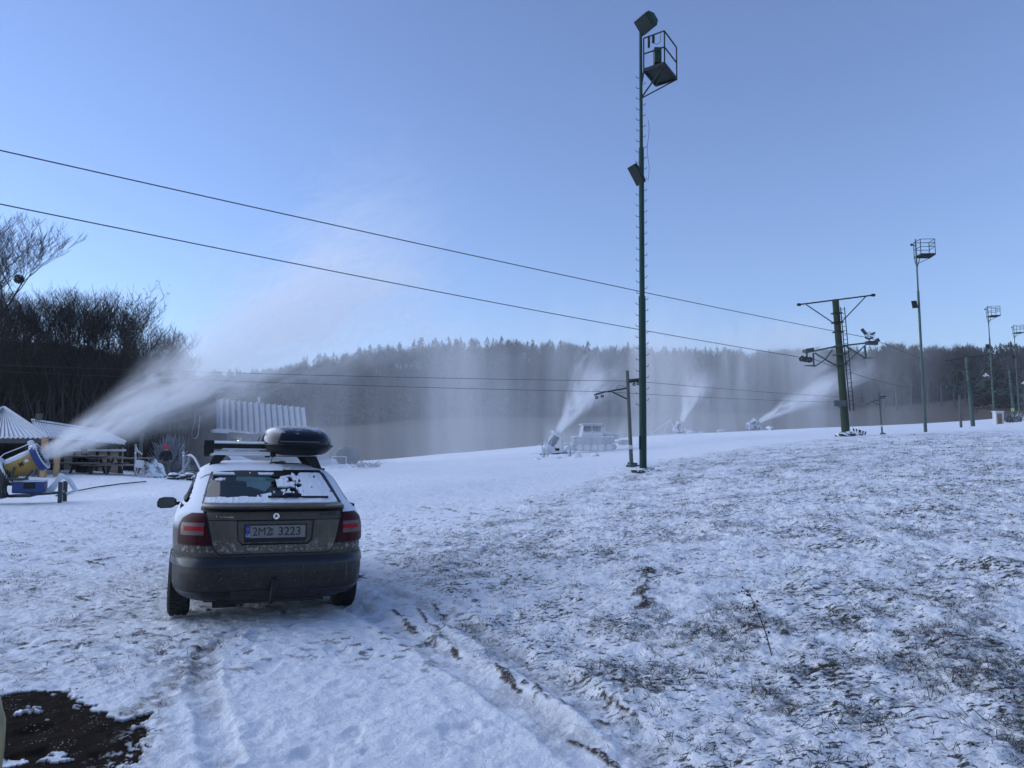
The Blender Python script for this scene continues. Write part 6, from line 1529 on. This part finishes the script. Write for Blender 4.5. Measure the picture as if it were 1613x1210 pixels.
# undergrowth thicket on the bank: nobody could count it
def sticks(n, pxr, Dr, hr, seed, m, name, lab, catg, w=.012, frost=False):
    r = np.random.default_rng(seed); px = r.uniform(*pxr, n); D = r.uniform(*Dr, n); x = (px - 806.5) / 1210 * D; z = base_h(x, D) - .1
    h = r.uniform(*hr, n) * (1 - .5 * sstep(200, 330, px)); lx = r.normal(0, .25, n) * h; ly = r.normal(0, .2, n) * h; a = r.uniform(0, PI, n); ww = w * r.uniform(.5, 1.6, n)
    P0 = np.c_[x - np.cos(a) * ww, D - np.sin(a) * ww, z]; P1 = np.c_[x + np.cos(a) * ww, D + np.sin(a) * ww, z]; mx_, my_ = x + lx * .4 + r.normal(0, .08, n), D + ly * .4
    P2 = np.c_[mx_ + np.cos(a) * ww, my_ + np.sin(a) * ww, z + h * .55]; P3 = np.c_[mx_ - np.cos(a) * ww, my_ - np.sin(a) * ww, z + h * .55]; P4 = np.c_[x + lx, D + ly, z + h]
    V = np.stack([P0, P1, P2, P3, P4], 1).reshape(-1, 3); b = np.arange(n)[:, None] * 5
    o = npobj(name, V, np.concatenate([b + [0, 1, 2], b + [0, 2, 3], b + [3, 2, 4]]), m); stuff(o, lab, catg); return o
sticks(46000, (-650, 345), (44.5, 62), (.6, 1.8), 3, M['bark'], 'undergrowth', 'dense dark leafless undergrowth covering the wooded bank', 'undergrowth', .010)
sticks(2200, (-650, 300), (45, 58), (3, 6.0), 13, mat('grey_bark', (.06, .055, .05), .9, var=.4, spec=.1), 'thin_saplings', 'thin grey sapling stems standing through the wooded bank', 'saplings', .03)
# frosted bush and scrub beside the hut
def bush(px, D, top, rx, lab, m, seed, n=900):
    g = ground(px, D); H_ = zof(top, D) - g.z; rr = random.Random(seed); V = []; F = []; mb = MB()
    for i in range(n):
        a = rr.uniform(0, 2 * PI); e = rr.uniform(.1, PI / 2); L_ = rr.uniform(.5, 1); d = Vector((math.cos(a) * math.cos(e) * rx, math.sin(a) * math.cos(e) * rx, math.sin(e) * H_)) * L_
        q_ = d + Vector((rr.gauss(0, .12), rr.gauss(0, .12), rr.gauss(0, .12))); s_ = d * .45 + Vector((rr.gauss(0, .08), rr.gauss(0, .08), 0))
        mb.tube([s_, (s_ + q_) / 2 + Vector((rr.gauss(0, .06),) * 3), q_], [.026, .020, .010], 3, cap=False)
    t = thing('frosted_bush', lab, 'bush', g); mb.obj('twigs', m, t)
    mb = MB()
    for i in range(7): a = i * .9; mb.tube([(0, 0, -.1), (math.cos(a) * rx * .25, math.sin(a) * rx * .25, H_ * .4), (math.cos(a) * rx * .5, math.sin(a) * rx * .5, H_ * .7)], [.03, .02, .01], 4)
    mb.obj('stems', M['bark'], t)
bush(266, 38.5, 688, 1.15, 'large rounded frosted bush behind the person in the red hat', mat('rimed_twigs', (.26, .27, .30), .9, var=.4, scale=4, snow=.6), 5, 2400)
bush(233, 40, 700, .8, 'smaller dark twiggy bush between the timber pole and the large frosted bush', M['bark'], 6, 700)

# far forest: one mass of conifers and leafless crowns
def conifer_np(seed, n=70):
    r = np.random.default_rng(seed); V = []; F = []
    for i in range(n):
        z = r.random() ** .8; a = r.uniform(0, 2 * PI); R_ = (1 - z) ** .75 * .27 + .02; L_ = R_ * r.uniform(.75, 1.25); dx, dy = math.cos(a), math.sin(a); hw = .055 * (1.15 - z)
        z0 = .08 + z * .90
        V += [(0, 0, z0 + .045), (dx * L_ - dy * hw, dy * L_ + dx * hw, z0 - .03), (dx * L_ * 1.15, dy * L_ * 1.15, z0 - .05), (dx * L_ + dy * hw, dy * L_ - dx * hw, z0 - .03)]; k = 4 * i; F.append((k, k + 1, k + 2, k + 3))
    V += [(-.015, 0, -.05), (.015, 0, -.05), (.004, 0, 1.02), (-.004, 0, 1.02)]; F.append((4 * n, 4 * n + 1, 4 * n + 2, 4 * n + 3))
    return np.array(V), np.array(F)
def bare_np(seed, n=150):
    r = np.random.default_rng(seed); V = []; F = []
    for i in range(n):
        a = r.uniform(0, 2 * PI); e = r.uniform(0, 1); c = np.array([math.cos(a) * .26 * math.sqrt(1 - (2 * e - 1) ** 2), math.sin(a) * .26 * math.sqrt(1 - (2 * e - 1) ** 2), .62 + .38 * (2 * e - 1)])
        s = np.array([c[0] * .25, c[1] * .25, .25 + .4 * e]) + r.normal(0, .02, 3); c = s + (c - s) * r.uniform(.75, 1.08); w_ = .0045 + .008 * (i % 7 == 0); b = a + 1.5
        o = np.array([math.cos(b) * w_, math.sin(b) * w_, 0]); k = len(V); V += [s - o, s + o, c + o * .4, c - o * .4]; F.append((k, k + 1, k + 2, k + 3))
    k = len(V); V += [(-.014, 0, -.05), (.014, 0, -.05), (.008, 0, .6), (-.008, 0, .6), (0, -.014, -.05), (0, .014, -.05), (0, .008, .6), (0, -.008, .6)]; F += [(k, k + 1, k + 2, k + 3), (k + 4, k + 5, k + 6, k + 7)]
    return np.array(V), np.array(F)
CN = [conifer_np(i) for i in range(4)]; BN = [bare_np(i + 20) for i in range(4)]
r = np.random.default_rng(77); VV = []; FF = []; off = 0; 
for i in range(3600):
    u = r.uniform(-.46, .80); D = r.uniform(298, 450) if i > 1500 else r.uniform(298, 330)
    px = 806.5 + u * 1210
    if u < -.30 and D < 330: continue
    x = u * D; conif = fbm(np.array([u * 9.]), np.array([D * .02]), 2, 6)[0] + (.04 if 330 < px < 800 else -.22) + .12 * (px > 1560) > .5
    V, F = (CN if conif else BN)[r.integers(4)]; h = r.uniform(10.5, 15) * (1.12 if conif else 1.0); wd = h * r.uniform(.85, 1.25) * (1 if conif else 1.35)
    a = r.uniform(0, 6.3); ca, sa = math.cos(a), math.sin(a)
    X = (V[:, 0] * ca - V[:, 1] * sa) * wd + x; Y = (V[:, 0] * sa + V[:, 1] * ca) * wd + D; Z = V[:, 2] * h + (-999)
    VV.append(np.c_[X, Y, V[:, 2] * h]); FF.append(F + off); off += len(V); VV[-1] = (VV[-1], x, D)
bz_ = base_h(np.array([q[1] for q in VV]), np.array([q[2] for q in VV]))
VA = np.concatenate([v[0] + [0, 0, z + 1.5] for v, z in zip(VV, bz_)])
o = npobj('far_forest', VA, np.concatenate(FF), mat('dark_forest', (.010, .015, .020), .95, var=.35, scale=.05, spec=.1)); stuff(o, 'dark wooded hillside of conifers and leafless trees behind the slope', 'forest')
# trees one can tell apart on the right skyline
(V1, F1), (V2, F2), tips, rr = branch_tree(31, 18, 4, .60, .55, (4, 5), .35, stems=1, rmin=.06)
sk0 = thing('skyline_tree', 'x', 'tree', group='leafless trees on the right skyline'); npobj('trunk', V1, F1, M['bark_frost'], sk0); npobj('crown', V2, F2, M['bark_frost'], sk0)
SK = [(1462, 262, 537, 'round leafless crown just right of the second light pole, on the skyline'), (1483, 270, 541, 'leafless skyline crown second from the second light pole'), (1503, 266, 540, 'leafless skyline crown above the second lift tower'), (1522, 272, 538, 'tall round leafless crown left of the third light pole'), (1542, 262, 548, 'drooping leafless crown touching the third light pole'), (1436, 268, 536, 'leafless crown left of the second light pole'), (1412, 272, 538, 'leafless crown right above the near lift tower wheels'), (1392, 268, 537, 'leafless crown behind the near lift tower right arm'), (1616, 205, 536, 'big dark leafless tree cut by the right picture edge'), (1600, 215, 556, 'leafless tree between the two last light poles')]
for i, (px, D, ty, lab) in enumerate(SK):
    g = ground(px, D); s_ = (zof(ty, D) - g.z) / 18
    if i: o = dup(sk0, g, (0, 0, i * 1.3), lab, (s_ * .8, s_ * .8, s_))
    else: o = sk0; o.location = g; o.scale = (s_ * .8, s_ * .8, s_); o['label'] = lab
V, F = conifer_np(99, 420); V = V * [1, 1, 1]
cf0 = thing('spruce', 'x', 'tree', group='dark spruces on the right'); npobj('crown', V, F, M['needle'], cf0); mb = MB(); mb.cyl((0, 0, -.03), (0, 0, .5), .012, .006, 8); mb.obj('trunk', M['bark'], cf0)
for i, (px, D, ty, lab) in enumerate([(1566, 235, 561, 'dark spruce just right of the third light pole'), (1574, 228, 565, 'dark spruce second from the third light pole'), (1583, 232, 578, 'shorter dark spruce right of the pole pair'), (1557, 240, 572, 'dark spruce partly behind the third light pole'), (1591, 215, 585, 'narrow dark spruce left of the small far lift tower'), (1548, 238, 590, 'low dark spruce left of the third light pole')]):
    g = ground(px, D); h = zof(ty, D) - g.z
    if i: dup(cf0, g, (0, 0, i), lab, (h * 1.1, h * 1.1, h))
    else: cf0.location = g; cf0.scale = (h * 1.1, h * 1.1, h); cf0['label'] = lab

# ================================================================== SNOW IN THE AIR
def volmat(name, build, step=1.0):
    m = bpy.data.materials.new(name); m.use_nodes = True; nt = m.node_tree; N = nt.nodes; L = nt.links; N.remove(N['Principled BSDF'])
    pv = N.new('ShaderNodeVolumePrincipled'); pv.inputs['Color'].default_value = (1, 1, 1, 1); pv.inputs['Anisotropy'].default_value = 0.0; L.new(pv.outputs[0], N['Material Output'].inputs['Volume'])
    def n_(op, a, b=None, c=None, clamp=False):
        n = N.new('ShaderNodeMath'); n.operation = op; n.use_clamp = clamp
        for i, q in enumerate((a, b, c)):
            if q is None: continue
            if isinstance(q, (int, float)): n.inputs[i].default_value = q
            else: L.new(q, n.inputs[i])
        return n.outputs[0]
    def mr(v, a, b, c=0, d=1):
        n = N.new('ShaderNodeMapRange'); n.interpolation_type = 'SMOOTHSTEP'
        for i, q in enumerate((v, a, b, c, d)):
            if isinstance(q, (int, float)): n.inputs[i].default_value = q
            else: L.new(q, n.inputs[i])
        return n.outputs[0]
    tc = N.new('ShaderNodeTexCoord')
    def noise(scale, sv=(1, 1, 1), det=4, rough=.6, rot=(0, 0, 0), dist=0):
        mp = N.new('ShaderNodeMapping'); mp.inputs['Scale'].default_value = sv; mp.inputs['Rotation'].default_value = rot; L.new(tc.outputs['Object'], mp.inputs[0])
        n = N.new('ShaderNodeTexNoise'); n.inputs['Scale'].default_value = scale; n.inputs['Detail'].default_value = det; n.inputs['Roughness'].default_value = rough; n.inputs['Distortion'].default_value = dist; L.new(mp.outputs[0], n.inputs[0]); return n.outputs[0]
    sx = N.new('ShaderNodeSeparateXYZ'); L.new(tc.outputs['Object'], sx.inputs[0])
    dens = build(n_, mr, noise, sx.outputs[0], sx.outputs[1], sx.outputs[2]); L.new(dens, pv.inputs['Density']); m.cycles.volume_step_rate = step; return m
def plume(lab, p0, p1, r0, r1, bend, dens, fall=1.0, nsc=.5, streak=3.0):
    """cone of blown snow from p0 towards p1 in its own frame (X along the jet); bend = rise at the end"""
    p0 = Vector(p0); p1 = Vector(p1); L_ = (p1 - p0).length; q = (p1 - p0).to_track_quat('X', 'Z')
    mb = MB(); n = 14; pts = [Vector((L_ * i / n, 0, bend * (i / n) ** 2)) for i in range(n + 1)]; mb.tube(pts, [(r0 + (r1 - r0) * (i / n)) * 1.25 + .02 for i in range(n + 1)], 16)
    def build(n_, mr, noise, x, y, z):
        t = n_('DIVIDE', x, L_, clamp=True); zc = n_('MULTIPLY', n_('MULTIPLY', t, t), bend); dz = n_('SUBTRACT', z, zc)
        d = n_('SQRT', n_('ADD', n_('MULTIPLY', y, y), n_('MULTIPLY', dz, dz))); rr_ = n_('MULTIPLY_ADD', t, r1 - r0, r0)
        nz = noise(nsc, (1 / streak, 1, 1), 6, .68, dist=.7); nn = n_('SUBTRACT', nz, .5)
        e = n_('ADD', n_('DIVIDE', d, rr_), n_('MULTIPLY', nn, n_('MULTIPLY_ADD', t, 6.5, 2.6)))
        m_ = mr(e, .15, 1.05, 1, 0); conc = n_('POWER', n_('DIVIDE', r0, rr_), 1.35 * fall); end = mr(t, .50, 1, 1, 0)
        return n_('MULTIPLY', n_('MULTIPLY', n_('MULTIPLY', m_, conc), end), n_('MULTIPLY', n_('MAXIMUM', n_('MULTIPLY_ADD', nn, 8.0, 1.0), .06), dens))
    o = mb.obj('snow_plume', volmat('plume_air', build, .25)); o.location = p0; o.rotation_mode = 'QUATERNION'; o.rotation_quaternion = q
    o['kind'] = 'stuff'; o['label'] = lab; o['category'] = 'snow plume'; return o
c1 = g1.matrix_basis @ (T1 @ Vector((.80, 0, 0)))
bpy.context.view_layer.update()
plume('white jet of snow blown from the yellow snow gun up to the right', c1, at(760, 395, 29), .27, 4.1, 2.4, 8.0, .84, 1.3, 3.2)
c2 = g2.matrix_basis @ (T2 @ Vector((.80, 0, 0)))
plume('bright jet of snow from the white snow gun beside the snowcat', c2, at(968, 560, 64), .34, 2.6, .5, 5.0, .85, .5, 2.5)
plume('steep faint jet of snow from the farthest snow gun', at(1074, 664, 128), at(1112, 575, 130), .5, 3.6, .3, 2.2, .8, .3, 2.5)
plume('slanted white jet of snow from the ridge snow gun', at(1196, 664, 128), at(1400, 560, 128), .45, 5.0, .6, 3.2, .9, .3, 3.0)
def veil(lab, c, size, dens, sc_, top_fade, shear=0.0, power=3.0, th=(.38, .72), soft=.2):
    """falling snow: vertical streaks in a box that is empty at its faces"""
    X, Y, Z = [k / 2 for k in size]
    def build(n_, mr, noise, x, y, z):
        xs = n_('MULTIPLY_ADD', z, shear, x)
        fx = mr(n_('ABSOLUTE', x), X * (1 - soft * 2), X * .98, 1, 0); fy = mr(n_('ABSOLUTE', y), Y * .5, Y, 1, 0)
        big_ = noise(sc_ * .45, (1, .4, .35), 3, .5); thr = n_('MULTIPLY_ADD', big_, Z * top_fade * 2.2, Z * (1 - top_fade * 1.5))
        fz = mr(n_('SUBTRACT', z, thr), -Z * top_fade, Z * .12, 1, 0)
        st = noise(sc_, (1, .5, .13), 6, .66, (0, shear, 0), dist=.5); s_ = mr(st, th[0], th[1])
        drift = mr(noise(sc_ * .33, (1, .5, .22), 3, .5, (0, shear * 2, 0)), .38, .64, .45, 1.25)
        return n_('MULTIPLY', n_('MULTIPLY', n_('MULTIPLY', n_('MULTIPLY', fx, fy), fz), drift), n_('MULTIPLY_ADD', s_, dens * .85, dens * .24))
    mb = MB(); mb.box((0, 0, 0), size); o = mb.obj('falling_snow_veil', volmat('falling_snow', build)); o.location = c
    o['kind'] = 'stuff'; o['label'] = lab; o['category'] = 'falling snow'; return o
def vbox(px0, px1, ytop, D, dep): 
    a = at(px0, ytop, D); b = at(px1, ytop, D); g = min(gz(a.x, D), gz(b.x, D)) - 1.5; return ((a.x + b.x) / 2, D, (a.z + g) / 2), (b.x - a.x, dep, a.z - g)
c, s = vbox(250, 830, 470, 44, 14); veil('thin curtain of snow drifting down beyond the parked car', c, s, .055, .55, .55, .12)
c, s = vbox(600, 1130, 480, 80, 36); veil('broad curtain of falling snow around the snowcat', c, s, .030, .30, .40, .05)
c, s = vbox(960, 1330, 500, 146, 26); veil('curtain of falling snow beyond the farthest snow gun', c, s, .070, .22, .30, .04)
c, s = vbox(1250, 1480, 510, 150, 24); veil('ragged curtain of falling snow behind the near lift tower', c, s, .022, .22, .45, .10)
c, s = vbox(845, 1030, 650, 65.2, 3.2); veil('blown snow hanging between the white snow gun and the snowcat', c, s, .50, .7, .6, .1)
# wisps above the near plume
c, s = vbox(330, 720, 400, 33, 9); c = (c[0], c[1], at(500, 480, 33).z); s = (s[0], s[1], at(500, 395, 33).z - at(500, 590, 33).z)
def wb_(n_, mr, noise, x, y, z):
    X, Y, Z = [k / 2 for k in s]; n1 = noise(.6, (.6, .8, 1.0), 6, .66, dist=.9)
    f = n_('MULTIPLY', n_('MULTIPLY', mr(n_('ABSOLUTE', x), X * .35, X, 1, 0), mr(n_('ABSOLUTE', y), Y * .4, Y, 1, 0)), mr(n_('ABSOLUTE', z), Z * .25, Z, 1, 0))
    return n_('MULTIPLY', n_('MULTIPLY', f, mr(n1, .46, .62)), .36)
mb = MB(); mb.box((0, 0, 0), s); o = mb.obj('drifting_snow_wisps', volmat('drifting_snow', wb_, .5)); o.location = c; stuff(o, 'loose cloud of snow drifting off the long plume against the sky', 'snow cloud')
# air of the valley
mb = MB(); mb.box((0, 470, 58), (1900, 1060, 132)); m = bpy.data.materials.new('valley_haze'); m.use_nodes = True; N = m.node_tree.nodes; N.remove(N['Principled BSDF'])
pv = N.new('ShaderNodeVolumePrincipled'); pv.inputs['Color'].default_value = (1, 1, 1, 1); pv.inputs['Density'].default_value = .00022; m.node_tree.links.new(pv.outputs[0], N['Material Output'].inputs['Volume'])
o = mb.obj('haze', m); o['kind'] = 'stuff'
